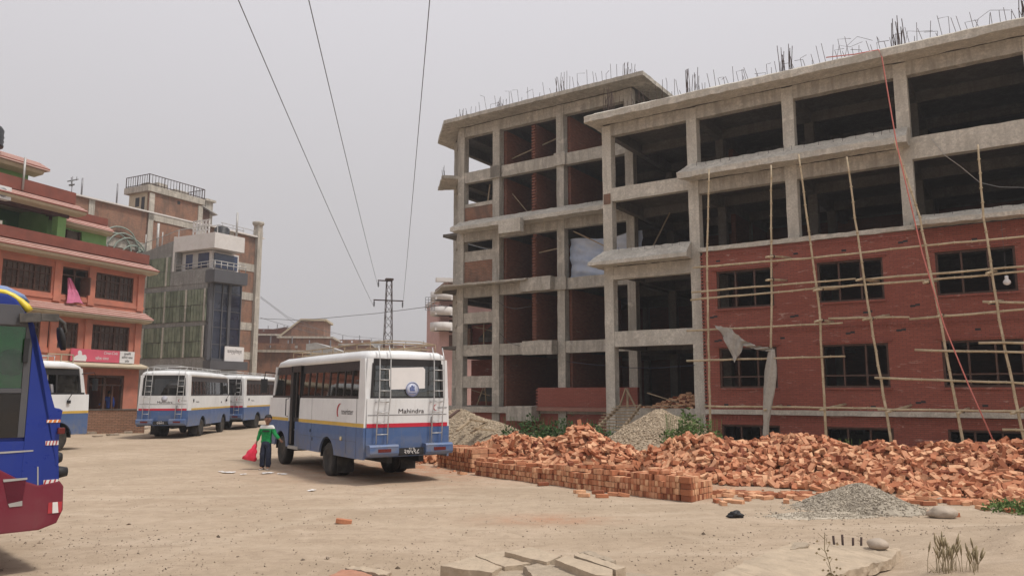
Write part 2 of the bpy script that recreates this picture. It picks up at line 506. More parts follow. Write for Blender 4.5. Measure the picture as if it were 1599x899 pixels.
def glass(name, tint, tr):
    t = NT(name); t.t.nodes.remove(t.b)
    tb = t.n('ShaderNodeBsdfTransparent'); tb.inputs[0].default_value = col4(tint)
    gl = t.n('ShaderNodeBsdfGlossy'); gl.inputs['Roughness'].default_value = .03; gl.inputs[0].default_value = (.85,.87,.88,1)
    df = t.n('ShaderNodeBsdfDiffuse'); df.inputs[0].default_value = col4(sc((.30,.28,.25), 1))
    m1 = t.n('ShaderNodeMixShader'); m2 = t.n('ShaderNodeMixShader')
    fr = t.n('ShaderNodeFresnel'); fr.inputs[0].default_value = 1.5
    dn = t.ramp(t.noise(3, 5, .6), [(.4, .02), (.75, .16)])
    t.l(dn, m1.inputs[0]); t.l(tb.outputs[0], m1.inputs[1]); t.l(df.outputs[0], m1.inputs[2])
    t.l(t.math('ADD', fr.outputs[0], .05), m2.inputs[0]); t.l(m1.outputs[0], m2.inputs[1]); t.l(gl.outputs[0], m2.inputs[2])
    t.l(m2.outputs[0], t.out.inputs[0])
    return t.mat

def tile():
    t = NT('red ribbed roof tile')
    co = t.coord()
    w = t.n('ShaderNodeTexWave', wave_type='BANDS', bands_direction='Z')
    w.inputs['Scale'].default_value = 2.6; w.inputs['Distortion'].default_value = .3
    t.l(co, w.inputs['Vector'])
    c = t.ramp(w.outputs['Fac'], [(.35, (.24,.075,.055)), (.55, (.46,.27,.22)), (.8, (.52,.38,.33))])
    c = t.mix(t.ramp(t.noise(2, 5, .6, co), [(.45, 0), (.7, .5)]), c, (.24,.13,.10))
    return t.fin(c, .85, t.bump(w.outputs['Fac'], .5, .03), 0, .2)
mats()
# ================================================================ the unfinished concrete building
_t = (-1000 - 799.5) / FPX * CT
_l = math.hypot(_t, 1)
DX = (-_t / _l, -1 / _l); NX = (-DX[1], DX[0])
B = Frame(NX[0] * 29.15, NX[1] * 29.15, DX[0], DX[1], 0.2)
LV = [4.24, 7.4, 10.45]           # right wing floor levels
LL = [4.28, 7.4, 10.56, 13.7]     # left block floor levels

def unfinished_building():
    R = B.root('unfinished_building')
    tag(R, 'large unfinished building of bare concrete frames with a red brick front at its right end', 'building')
    C, CL, CD = MAT['conc'], MAT['conc_l'], MAT['conc_d']
    cols = [-14.66, -10.8, -6.98, -3.1, .75, 4.6]
    def column(s, t, z1, w=.42, d=.42, m=C, z0=-.5):
        MB().box(s - w/2, s + w/2, t, t + d, z0, z1).build('column', m, R, sub=.5, amp=.012, freq=2)
    for i, s in enumerate(cols):
        column(s, 0, 13.3, m=CL)
        for t in (3.4, 7.0, 10.6):
            if i == 0 and t == 3.4: continue
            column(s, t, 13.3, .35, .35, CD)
    for s, w in ((-15.2, .42), (-19.0, .42), (-22.95, .44), (-25.3, .42)):
        column(s, 3.42, 16.3, w)
        for t in (8.2, 13.4):
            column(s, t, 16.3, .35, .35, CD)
    column(-27.0, 5.2, 16.3); column(-27.0, 9.0, 16.3); column(-27.0, 13.4, 16.3)
    # floor slabs
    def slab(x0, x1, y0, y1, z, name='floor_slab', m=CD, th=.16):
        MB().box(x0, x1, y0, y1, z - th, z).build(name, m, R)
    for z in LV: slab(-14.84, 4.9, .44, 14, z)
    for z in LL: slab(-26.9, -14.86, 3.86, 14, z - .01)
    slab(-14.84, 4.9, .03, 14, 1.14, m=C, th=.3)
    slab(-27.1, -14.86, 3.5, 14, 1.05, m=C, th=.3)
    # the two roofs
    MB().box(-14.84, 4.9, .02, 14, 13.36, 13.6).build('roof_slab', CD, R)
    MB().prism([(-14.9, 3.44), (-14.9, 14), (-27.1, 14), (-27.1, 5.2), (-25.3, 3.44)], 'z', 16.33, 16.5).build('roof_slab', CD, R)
    # facade beams, right wing
    def fb(x0, x1, z0, z1, y0=.03, y1=.36, m=CL):
        MB().box(x0, x1, y0, y1, z0, z1).build('beam', m, R, sub=.45, amp=.018, freq=2.2)
    def bays(lst): return [(a + .2, b - .2) for a, b in zip(lst[:-1], lst[1:])]
    for k, (a, b) in enumerate(bays(cols)):
        fb(a, b, 12.83, 13.34, m=C)
        if k == 0:
            fb(a, b, 9.9, 10.48); fb(a, b, 6.5, 7.04); fb(a, b, 3.66, 4.3)
        elif k < 3:
            fb(a, b, 9.68, 10.2, m=C)
        else:
            fb(a, b, 9.78, 10.55)
    # facade beams, left block
    lc = [-25.3, -22.95, -19.0, -15.2]
    for k, (a, b) in enumerate(bays(lc)):
        y0, y1 = 3.46, 3.8
        fb(a, b, 15.75, 16.3, y0, y1, C)
        fb(a, b, 13.12, 13.72, y0, y1, C)
        fb(a, b, 9.85, 10.4, y0, y1, C)
        fb(a, b, 6.8, 7.36, y0, y1, C)
        fb(a, b, 3.68, 4.26, y0, y1, C)
        if k == 0:
            fb(a, b, 5.4, 5.98, y0, y1, C); fb(a, b, 2.02, 2.62, y0, y1, C)
    for z in (15.75, 13.12, 9.85, 6.8, 3.68, 5.4, 2.02):       # chamfered corner
        MB().beam((-25.45, 3.6, z + .28), (-26.9, 5.3, z + .28), .3, .56).build('beam', C, R, sub=.45, amp=.015)
        MB().box(-27.1, -26.8, 5.6, 13.4, z, z + .5).build('beam', CD, R)
    # ceiling beams running into the building
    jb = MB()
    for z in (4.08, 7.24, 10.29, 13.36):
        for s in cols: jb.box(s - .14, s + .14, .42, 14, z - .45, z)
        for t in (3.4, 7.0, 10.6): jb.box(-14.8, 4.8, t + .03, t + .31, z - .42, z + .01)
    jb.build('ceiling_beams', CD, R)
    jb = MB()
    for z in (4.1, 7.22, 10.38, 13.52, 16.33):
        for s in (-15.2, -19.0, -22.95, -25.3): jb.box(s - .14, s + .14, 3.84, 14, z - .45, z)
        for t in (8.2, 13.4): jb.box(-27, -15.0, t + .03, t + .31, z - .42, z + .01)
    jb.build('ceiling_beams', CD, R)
    # sloping concrete canopies
    def canopy(name, inner, outer, zt, zo, zl, m=CL, amp=.03):
        secs = []
        for (a, b) in zip(inner, outer):
            secs.append([V((a[0], a[1], zt)), V((b[0], b[1], zo)), V((b[0], b[1], zl)), V((a[0], a[1], zl + .02))])
        MB().loft(secs, sm=False).build(name, m, R, sub=.17, amp=amp, freq=3.6)
    canopy('roof_canopy', [(4.9, 0), (-14.86, 0), (-14.86, 3.4)], [(4.9, -.85), (-15.3, -.85), (-15.3, 3.4)], 13.98, 13.6, 13.33, amp=.035)
    canopy('canopy', [(-10.95, 0), (-2.95, 0)], [(-11.15, -.8), (-2.95, -.8)], 10.95, 10.42, 10.2)
    canopy('canopy', [(-10.95, 0), (-14.86, 0), (-14.86, 1.2)], [(-10.85, -.85), (-15.2, -.85), (-15.2, 1.2)], 7.78, 7.18, 7.04)
    canopy('canopy', [(-2.9, -.02), (4.9, -.02)], [(-2.9, -.8), (4.9, -.8)], 7.76, 7.42, 7.27)
    canopy('roof_canopy', [(-14.9, 14), (-14.9, 3.44), (-25.35, 3.44), (-27.15, 5.25), (-27.15, 14)],
           [(-13.9, 14), (-13.9, 2.35), (-25.7, 2.35), (-28.1, 4.75), (-28.1, 14)], 16.62, 16.52, 16.32, m=C, amp=.02)
    canopy('canopy', [(-14.95, 3.4), (-25.35, 3.4)], [(-14.95, 2.5), (-25.3, 2.5)], 10.98, 10.5, 10.3)
    canopy('canopy', [(-20.6, 3.4), (-25.35, 3.4), (-27.1, 5.2)], [(-20.6, 2.75), (-25.8, 2.45), (-28.1, 4.6)], 7.46, 7.44, 7.34, m=C)
    canopy('canopy', [(-25.5, 3.5), (-27.1, 5.2)], [(-26.1, 2.75), (-28.0, 4.7)], 13.62, 13.6, 13.44, m=C)
    for x0, x1, z0, z1 in ((-21.1, -19.3, 6.78, 7.45), (-20.95, -19.25, 3.62, 4.3)):
        MB().box(x0, x1, 2.9, 3.44, z0, z1).build('balcony_stub', C, R, sub=.4, amp=.03)
    MB().box(-21.9, -20.6, 2.15, 2.5, 9.72, 10.42).build('window_hood', CL, R, bev=.01)
    MB().box(-21.8, -20.3, 2.7, 3.42, .38, 1.1).build('concrete_box', C, R, sub=.4, amp=.015)
    for s in (-19.0, -22.95):
        for z in (13.42, 7.1 if s == -19 else 13.4):
            MB().box(s - .3, s + .34, 3.3, 3.42, z - .32, z + .34).build('column_collar', C, R, bev=.015)
    MB().box(-14.82, -14.5, -.03, 0, 9.8, 10.25).build('brick_patch', MAT['brick_old'], R)
    # ---- brick partitions and back walls
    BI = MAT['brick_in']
    for s, t1 in ((-22.75, 9.5), (-20.85, 10.5), (-18.8, 9.5)):
        for z0, z1 in ((1.06, 3.68), (4.28, 6.8), (7.4, 9.85), (10.56, 13.1), (13.72, 15.75)):
            if s == -20.85 and z0 < 2: continue
            if s == -18.8 and 7 < z0 < 8: continue
            w = MB().box(s - .11, s + .11, 3.95, t1, z0, z1 + .04)
            if s == -20.85:
                z = z0 + .05
                while z < z1 - .1:
                    w.box(s - .11, s + .11, 3.83, 3.95, z, z + .075); z += .155
            w.build('partition_wall', MAT['brick_part'], R)
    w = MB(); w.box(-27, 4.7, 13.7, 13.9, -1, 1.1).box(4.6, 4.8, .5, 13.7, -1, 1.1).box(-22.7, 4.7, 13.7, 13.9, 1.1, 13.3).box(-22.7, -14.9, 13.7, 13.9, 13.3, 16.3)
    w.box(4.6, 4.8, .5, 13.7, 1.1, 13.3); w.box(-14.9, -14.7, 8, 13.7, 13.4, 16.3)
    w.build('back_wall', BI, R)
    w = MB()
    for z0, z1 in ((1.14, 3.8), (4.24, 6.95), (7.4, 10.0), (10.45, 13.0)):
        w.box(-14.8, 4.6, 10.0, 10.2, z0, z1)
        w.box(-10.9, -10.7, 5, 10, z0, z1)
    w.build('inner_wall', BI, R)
    # parapet fills of the end bay and the chamfer, stair walls behind
    w = MB(); w.box(-25.09, -23.17, 3.52, 3.76, 7.4, 8.75)
    w.build('infill_wall', MAT['brick_old'], R)
    MB().box(-25.09, -23.17, 3.5, 3.78, 8.752, 9.3).build('infill_sill', C, R, sub=.3, amp=.015)
    MB().box(-25.09, -23.17, 3.52, 3.76, 10.98, 11.75).build('infill_wall', MAT['brick_old'], R)
    MB().box(-25.09, -23.17, 3.5, 3.78, 11.752, 11.95).build('infill_sill', C, R, sub=.3, amp=.015)
    w = MB(); w.box(-26.6, -23.3, 6.2, 6.4, 1.05, 3.6).box(-26.6, -23.3, 6.2, 6.4, 4.28, 5.6)
    w.build('stair_wall', MAT['brick_new'], R)
    st = MB()
    for z in (1.3, 4.5, 7.6, 10.8):
        st.prism([(5.0, z), (9.0, z + 2.6), (9.0, z + 2.85), (5.0, z + .25)], 'x', -25.2, -23.3)
    st.build('stair_flight', CD, R)
    for x in (-26.2, -26.9):
        for z in (8.0, 10.9, 4.6): MB().box(x, x + .5, 4.9 + (-26.2 - x), 5.1 + (-26.2 - x), z - .6, z + .7).build('infill_wall', MAT['brick_old'], R)
    # plinth and low front walls, left block
    w = MB(); w.box(-25.2, -14.9, 3.5, 3.7, -.6, .74); w.build('plinth', MAT['brick_new'], R)
    MB().box(-25.2, -21.75, 3.3, 3.6, .75, 1.04).build('plinth_beam', C, R, sub=.3, amp=.02)
    w = MB(); w.box(-20.3, -14.95, 3.28, 3.5, 1.07, 2.0)
    for k in range(6): w.box(-20.42, -20.3, 3.3, 3.48, 1.1 + k * .15, 1.1 + k * .15 + .075)
    w.build('low_front_wall', MAT['brick_new'], R)
    MB().box(-20.35, -14.9, 3.15, 3.5, .88, 1.06).build('ledge', plain('red plastered ledge', (.32,.16,.12), .9, .12), R, bev=.01)
    MB().box(-14.4, -11.0, .0, .3, -.5, 1.13).build('plinth', C, R, sub=.4, amp=.02)
    # ---- brick front of the right wing
    xs = [(-9.93, -7.76), (-6.2, -4.02), (-2.42, -.16), (1.4, 3.6)]
    zs = [(-.12, .57), (1.93, 3.45), (4.95, 6.42)]
    holes = [(a, b, c, d) for a, b in xs for c, d in zs]
    w = MB().wall(-10.46, 4.9, -.6, 7.24, -.14, .1, holes)
    z = -.5
    while z < 7.1:
        w.box(-10.56, -10.46, -.138, .08, z, z + .068); z += .132
    w.build('brick_front', MAT['brick_new'], R)
    def dentil(z, name='dentil_band', h=.16):
        b = MB(); b.box(-10.47, 4.9, -.175, -.14, z + h, z + h + .05)
        x = -10.4
        while x < 4.8:
            b.box(x, x + .07, -.162, -.14, z, z + h); x += .14
        b.build(name, MAT['brick_new'], R)
    dentil(.72); dentil(3.95, h=.12); dentil(6.98, h=.1)
    MB().box(-10.5, 4.9, -.28, .0, .955, 1.13).build('ledge', MAT['conc_l'], R, sub=.5, amp=.012)
    MB().box(-10.6, -2.95, -.24, .3, 7.25, 7.42).build('slab_edge', CL, R, sub=.25, amp=.03, freq=4)
    for (a, b) in xs:
        for (c, d) in zs:
            if c > 0:
                MB().box(a - .16, b + .16, -.21, -.14, d + .06, d + .12).box(a - .1, b + .1, -.18, -.14, d, d + .058).build('window_lintel', MAT['brick_new'], R)
                MB().box(a - .05, b + .05, -.2, -.14, c - .07, c).build('window_sill', MAT['brick_new'], R)
            f = MB(); y0, y1 = -.08, .02; u = .07
            f.box(a, a + u, y0, y1, c, d).box(b - u, b, y0, y1, c, d).box(a + u, b - u, y0, y1, d - u, d).box(a + u, b - u, y0, y1, c, c + u)
            for k in (1, 2):
                x = a + (b - a) * k / 3
                f.box(x - .03, x + .03, y0 + .01, y1 - .01, c + u, d - u)
            if 1 < c < 3:
                zt = c + .42
                for k in range(3):
                    xa = a + (b - a) * k / 3 + (.03 if k else u); xb = a + (b - a) * (k + 1) / 3 - (.03 if k < 2 else u)
                    f.box(xa, xb, y0 + .015, y1 - .015, zt - .025, zt + .025)
            f.build('window_frame', MAT['wood'], R)
    # putlog holes left in the brickwork
    r = random.Random(5)
    for z in (6.75, 4.55, 3.75, 1.3):
        for x in (-10.0, -7.3, -5.0, -3.6, -1.3, .6, 1.1):
            xx = x + r.uniform(-.35, .35); zz = z + r.uniform(-.1, .1)
            ph = MB().box(xx, xx + .16, -.146, -.05, zz, zz + .07)
            if r.random() < .5: ph.box(xx + .16, xx + .3, -.146, -.05, zz + .03, zz + .1)
            ph.build('putlog_hole', MAT['dark'], R)
    # ---- reinforcement
    rr = random.Random(3)
    def bars(s, t, z, n, h, spread=.24, rad=.013):
        b = MB()
        for k in range(n):
            x = s + rr.uniform(-spread, spread); y = t + .2 + rr.uniform(-spread, spread); hh = h * rr.uniform(.65, 1.1)
            b.path([(x, y, z), (x + rr.uniform(-.03, .03), y, z + hh * .5), (x + rr.uniform(-.08, .08), y + rr.uniform(-.04, .04), z + hh)], rad, 4)
        b.build('rebar', MAT['rebar'], R)
    for s in cols:
        for t in (0, 3.4): bars(s, t, 13.5, 12, 1.5 if t == 0 else 1.7)
    for s, h in ((-15.2, 1.3), (-19.0, 1.7), (-22.95, 1.2), (-25.3, 1.0)): bars(s, 3.42, 16.4, 10, h)
    bars(-27, 5.2, 16.4, 5, .8); bars(-27, 9.2, 16.4, 5, 1.1); bars(-27.4, 4.3, 13.6, 5, 1.2, .1)
    b = MB()
    def starter(x, y, z):
        h = rr.uniform(.4, 1.05); dx = rr.uniform(-.5, .2); k = rr.random() + .2
        p = [(x, y, z), (x + dx * .4, y, z + h)]
        if k < .45: p.append((x + dx * .4 + rr.uniform(-.5, .5), y, z + h * rr.uniform(.75, 1.25)))
        b.path(p, .011, 3)
    x = -14.6
    while x < 4.6:
        starter(x, rr.uniform(-.1, .25), 13.75); x += rr.uniform(.08, .24)
    for _ in range(6):
        x = rr.uniform(-6, 4); z = 14.2 + rr.uniform(0, .35)
        b.path([(x, 0, 13.8), (x + .15, 0, z), (x + .5, .05, z + rr.uniform(-.15, .3)), (x + rr.uniform(.6, 1.2), .05, z + rr.uniform(-.3, .2))], .0085, 3)
    tag(b.build('starter_bars', MAT['rebar'], R), kind='stuff')
    b = MB(); x = -25.2
    while x < -14.2:
        starter(x, 2.9, 16.5); x += rr.uniform(.15, .45)
    tag(b.build('starter_bars', MAT['rebar'], R), kind='stuff')
    b = MB()
    for x0, x1, y, z in ((-10.5, -3.2, -.35, 10.75), (-2.7, 4, -.3, 7.6), (-14, -11.2, -.3, 7.7), (-18.5, -15, 3.1, 10.8), (-10, -3, -.1, 7.42)):
        x = x0
        while x < x1:
            b.path([(x, y, z - .1), (x + rr.uniform(-.03, .03), y, z + rr.uniform(.08, .22))], .008, 3); x += rr.uniform(.25, .6)
    tag(b.build('starter_bars', MAT['rebar'], R), kind='stuff')
    # loose timber props and formwork still inside
    for a_ in (((-24.9, 4.4, 13.85), (-19.9, 4.6, 15.0), .06, .06),
        ((-22.4, 4.2, 12.3), (-21.2, 4.6, 10.7), .09, .04),
        ((-21.9, 4.3, 10.75), (-20.2, 4.4, 11.2), .25, .04),
        ((-21.8, 4.2, 10.9), (-20.9, 4.4, 11.5), .2, .04),
        ((-20.6, 4, 8.9), (-19.2, 3.9, 9.0), .05, .05),
        ((-24.9, 4.2, 5.3), (-23.3, 4.3, 4.9), .04, .04),
        ((-24.7, 4.2, 1.1), (-24.3, 4.2, 2.0), .05, .05),
        ((-24.0, 4.1, 1.1), (-24.1, 4.1, 2.0), .05, .05),
        ((-23.6, 4.1, 1.1), (-23.5, 4.1, 2.0), .05, .05),
        ((-24.9, 4.0, 1.9), (-23.8, 4.1, 1.6), .04, .04),
        ((-23.9, 4.0, 11.95), (-23.75, 4, 13.0), .06, .06),
        ((-24.2, 4.1, 4.3), (-24.2, 4.1, 5.4), .05, .05),
        ((-18.4, 3.7, 9.7), (-15.6, 3.4, 8.2), .07, .05),
        ((-14.2, 3.3, 8.1), (-13.2, 3.4, 9.9), .06, .05)):
        MB().beam(*a_).build('timber_prop', MAT['timber'], R)
    return R
BLD = unfinished_building()

def bp(px, py, t): return B.px(px, py, t)

# ---------------------------------------------------------------- scaffold
def scaffold():
    R = B.root('bamboo_scaffold')
    tag(R, 'bamboo scaffold of tied poles standing against the red brick front', 'scaffold')
    rr = random.Random(9)
    def pole(name, pts, r0, r1, m=MAT['bamboo']):
        P = [V(p) for p in pts]
        q = []
        for a, b_ in zip(P[:-1], P[1:]):
            n = max(2, int((b_ - a).length / .45))
            for k in range(n):
                p = a.lerp(b_, k / n)
                q.append(p + V((rr.uniform(-.012, .012), rr.uniform(-.01, .01), rr.uniform(-.012, .012))))
        q.append(P[-1])
        mb = MB().path(q, r0, 7, r2=r1)
        d = (P[-1] - P[0]).normalized()
        for p in q[1:-1]:                       # the swollen nodes of the cane
            mb.path([p - d * .012, p + d * .012], r0 * 1.22, 7)
        return mb.build(name, m, R)
    ups = [([(1107,265),(1104,420),(1110,700)]), ([(1204,258),(1205,500),(1197,712)]), ([(1247,241),(1260,340),(1280,488),(1291,700)]),
           ([(1322,245),(1335,340),(1356,480),(1396,712)]), ([(1397,220),(1436,340),(1466,488),(1508,712)]), ([(1527,226),(1536,340),(1560,500),(1602,700)])]
    for u in ups:
        n = len(u)
        pts = [bp(p[0], p[1], -1.25 - .25 * i / (n - 1)) for i, p in enumerate(u)]
        e = pts[-1]; pr = pts[-2]
        k = (e.z + .25) / max(.1, (pr.z - e.z))
        pts[-1] = e + (e - pr) * k            # down to the ground
        pole('upright_pole', pts[::-1], .046, .030)
    pole('upright_pole', [(1.9, -1.5, -.2), (1.6, -1.3, 10)], .058, .036)
    pole('upright_pole', [(3.9, -1.5, -.2), (3.8, -1.3, 9.5)], .058, .036)
    led = [[(1082,418),(1276,402),(1440,384),(1599,369)], [(1080,456),(1336,435)], [(1352,436),(1599,416)], [(1078,468),(1280,450)],
           [(1270,450),(1440,438),(1599,424)], [(1072,516),(1316,504)], [(1294,497),(1420,495)], [(1420,498),(1599,483)], [(1072,563),(1320,556)],
           [(1428,546),(1599,550)], [(1366,590),(1599,598)], [(1528,535),(1610,535)], [(1534,471),(1610,473)], [(1565,670),(1610,672)], [(1100,634),(1380,637)], [(1370,639),(1599,642)]]
    for k, l in enumerate(led):
        t = -1.36 if k % 2 else -1.33
        pts = [bp(p[0], p[1], t - (.15 if p[1] > 530 else 0)) for p in l]
        if l[-1][0] > 1590:
            d = (pts[-1] - pts[-2]).normalized(); pts.append(pts[-1] + d * rr.uniform(2.2, 3.4))
        pole('ledger_pole', pts, .040, .030)
    for (px, py) in [(1200,637),(1291,637),(1395,640),(1502,642),(1590,642),(1205,436),(1282,452),(1345,436),(1448,440),(1547,425),(1283,500),(1360,497),(1470,492),(1206,400),(1552,471)]:
        p = bp(px, py, -1.42)
        pole('putlog_pole', [(p.x + rr.uniform(.1, .4), -.1, p.z + rr.uniform(.02, .2)), (p.x, -1.4, p.z), (p.x - rr.uniform(.05, .2), -1.7, p.z - .06)], .042, .04)
        MB().lathe([(.07, -.05), (.075, 0), (.07, .05)], (p.x, -1.35, p.z), 'z', 8).build('rope_tie', MAT['rebar'], R)
scaffold()

def site_things():
    # rope
    R = B.root('hanging_rope'); tag(R, 'faded red rope hanging from the roof edge down past the scaffold to the bricks', 'rope')
    pts = [bp(1290, 90, -.2), bp(1335, 85, -.5), bp(1372, 78, -.85), bp(1377, 90, -1.0), bp(1400, 225, -1.62), bp(1440, 395, -1.72), bp(1475, 510, -1.9), bp(1512, 600, -2.1), bp(1552, 690, -2.3)]
    MB().path(pts, .02, 6).build('rope_line', MAT['rope'], R)
    # bulb
    p = bp(1572, 437, -.9)
    R = empty('light_bulb', B.w(p.x, p.y, p.z), B.rot); tag(R, 'white light bulb hanging on a thin wire before the upper right window', 'light bulb')
    MB().lathe([(.005, .14), (.05, .13), (.055, .05), (.05, .03), (.10, -.03), (.11, -.08), (.08, -.14), (.0, -.17)], (0, 0, 0), n=14).build('bulb_glass', MAT['bulb'], R)
    MB().path([(0, 0, .12), (-.01, .2, 1.0), (-.02, .3, 1.9)], .006, 4).build('wire', MAT['wire'], R)
    # white cloth on the scaffold
    r = random.Random(4)
    P = [bp(*q) for q in ((1118, 507, -1.42), (1146, 510, -1.42), (1150, 545, -1.5), (1204, 545, -1.45))]
    top = [bp(1112, 507, -1.43), bp(1140, 512, -1.47), bp(1160, 530, -1.5), bp(1182, 540, -1.5), bp(1207, 543, -1.52)]
    low = [bp(1124, 514, -1.46), bp(1147, 566, -1.6), bp(1162, 540, -1.5), bp(1184, 546, -1.52), bp(1204, 549, -1.52)]
    mb = MB(); N = 24
    def interp(L, u):
        x = u * (len(L) - 1); i = min(int(x), len(L) - 2); return L[i].lerp(L[i+1], x - i)
    secs = []
    for i in range(N + 1):
        a, b_ = interp(top, i / N), interp(low, i / N); row = []
        for k in range(9):
            q = a.lerp(b_, k / 8); q = q + V((.01 * math.sin(i * 2.1), .07 * math.sin(i * 1.3 + k) + .03 * math.sin(i * 3.1 + k * .7), .015 * math.sin(i * 2.7 + k))); row.append(q)
        secs.append(row)
    mb.loft(secs, closed=False, caps=False)
    o = mb.build('draped_cloth', MAT['cloth'], None, smooth=True)
    o.location = B.o; o.rotation_euler = (0, 0, B.rot)
    tag(o, 'dirty white cloth slung between two bamboo poles of the scaffold', 'cloth', None)
    ax = [bp(1205, 545, -1.5), bp(1203, 590, -1.52), bp(1198, 640, -1.55), bp(1195, 684, -1.6)]
    secs = []
    for i in range(22):
        c = interp(ax, i / 21); w = .06 + .10 * math.sin(math.pi * min(1, i / 17)) + .02; ring = []
        for k in range(16):
            an = 2 * math.pi * k / 16; rr_ = w * (1 + .35 * math.sin(an * 4 + i * .35))
            ring.append(c + V((rr_ * math.cos(an), rr_ * .6 * math.sin(an), 0)))
        secs.append(ring)
    o = MB().loft(secs).build('hanging_cloth', MAT['cloth'], None, smooth=True)
    o.location = B.o; o.rotation_euler = (0, 0, B.rot)
    tag(o, 'long white cloth wrapped down a bamboo pole in front of the brick wall', 'cloth')
    # tarp in a left bay
    secs = []
    for i in range(61):
        u = i / 60; row = []
        for k in range(33):
            v = k / 32; x = -18.74 + 3.9 * u + .04 * math.sin(v * 7) * (1 - u)
            z = 7.42 + v * (1.95 - .12 * math.sin(u * 3.1) + .05 * math.sin(u * 9) )
            row.append(V((x, 3.9 + .035 * math.sin(u * 17 + v * 3) + .035 * math.sin(u * 31 + v * 9) * v + .04 * math.sin(v * 23 + u * 8) + .05 * abs(math.sin(u * 7 - v * 6)), z)))
        secs.append(row)
    o = MB().loft(secs, closed=False, caps=False).build('tarpaulin', MAT['tarp'], None, smooth=True)
    o.location = B.o; o.rotation_euler = (0, 0, B.rot)
    tag(o, 'pale blue plastic sheet hung across an open bay of the concrete frame', 'tarpaulin')
    # plank steps up to the floor
    a1, a2 = bp(968, 634, -.3), bp(1000, 633, -.3); b1, b2 = bp(926, 674, -3.0), bp(966, 677, -3.2)
    R = B.root('timber_steps'); tag(R, 'rough timber ladder steps leaning up to the concrete floor beside the gravel', 'steps')
    MB().beam(a1, b1, .07, .12).build('rail', MAT['timber'], R); MB().beam(a2, b2, .07, .12).build('rail', MAT['timber'], R)
    for k in range(9):
        u = (k + .5) / 9; p, q = a1.lerp(b1, u), a2.lerp(b2, u); e = (p - q).normalized()
        MB().beam(p + e * r.uniform(.05, .3) + V((0, 0, .07)), q - e * r.uniform(.05, .3) + V((0, 0, .07)), .13, .04).build('tread', MAT['timber'], R)
    R = B.root('trestle'); tag(R, 'small wooden trestle propped at the head of the timber steps', 'trestle')
    for p, q in (((-14.2, -.1, 1.2), (-13.9, -.1, 1.95)), ((-13.5, -.1, 1.2), (-13.9, -.1, 1.95)), ((-13.9, .0, 1.15), (-13.9, .05, 1.9))):
        MB().beam(p, q, .09, .05).build('leg', MAT['timber'], R)
    # loose planks on the floor
    for k, (p, q, lab) in enumerate((((-13.2, .4, 1.75), (-11.9, 1.0, 1.3), 'long plank leaning on rubble inside the dark ground floor bay'), ((-13.0, -.2, 1.2), (-11.6, .1, 1.25), 'short plank lying at the floor edge behind the tan gravel'))):
        o = MB().beam(p, q, .18, .04).build('plank', MAT['timber'], None); o.location = B.o; o.rotation_euler = (0, 0, B.rot); tag(o, lab, 'plank')
    # wire sagging across the ground floor bays
    R = B.root('sagging_cable'); tag(R, 'thin cable sagging across the open ground floor bays', 'cable')
    MB().path([bp(885, 564, 3.3), bp(925, 569, 2.3), bp(960, 571, 1), bp(985, 574, 0), bp(1030, 574, -.1), bp(1085, 570, -.1)], .012, 4).build('wire', MAT['jeans'], R)
    R = B.root('loose_cable'); tag(R, 'looped cable hanging in the open bay above the brick front at far right', 'cable')
    MB().path([bp(1455, 217, -.05), bp(1476, 243, .0), bp(1500, 260, .3), bp(1530, 285, .5), bp(1560, 292, .5), bp(1599, 293, .5), bp(1640, 285, .5)], .012, 4).build('wire', MAT['silver'], R)
    R = B.root('left_cable'); R.name = 'hanging_cable'; tag(R, 'two dark cables drooping over the brick partitions of the left block', 'cable')
    MB().path([bp(776, 470, 3.3), bp(790, 479, 3.3), bp(805, 482, 3.3), bp(830, 478, 3.3)], .013, 4).path([bp(780, 520, 3.3), bp(795, 535, 3.3), bp(812, 540, 3.3)], .013, 4).build('wire', MAT['wire'], R)
site_things()

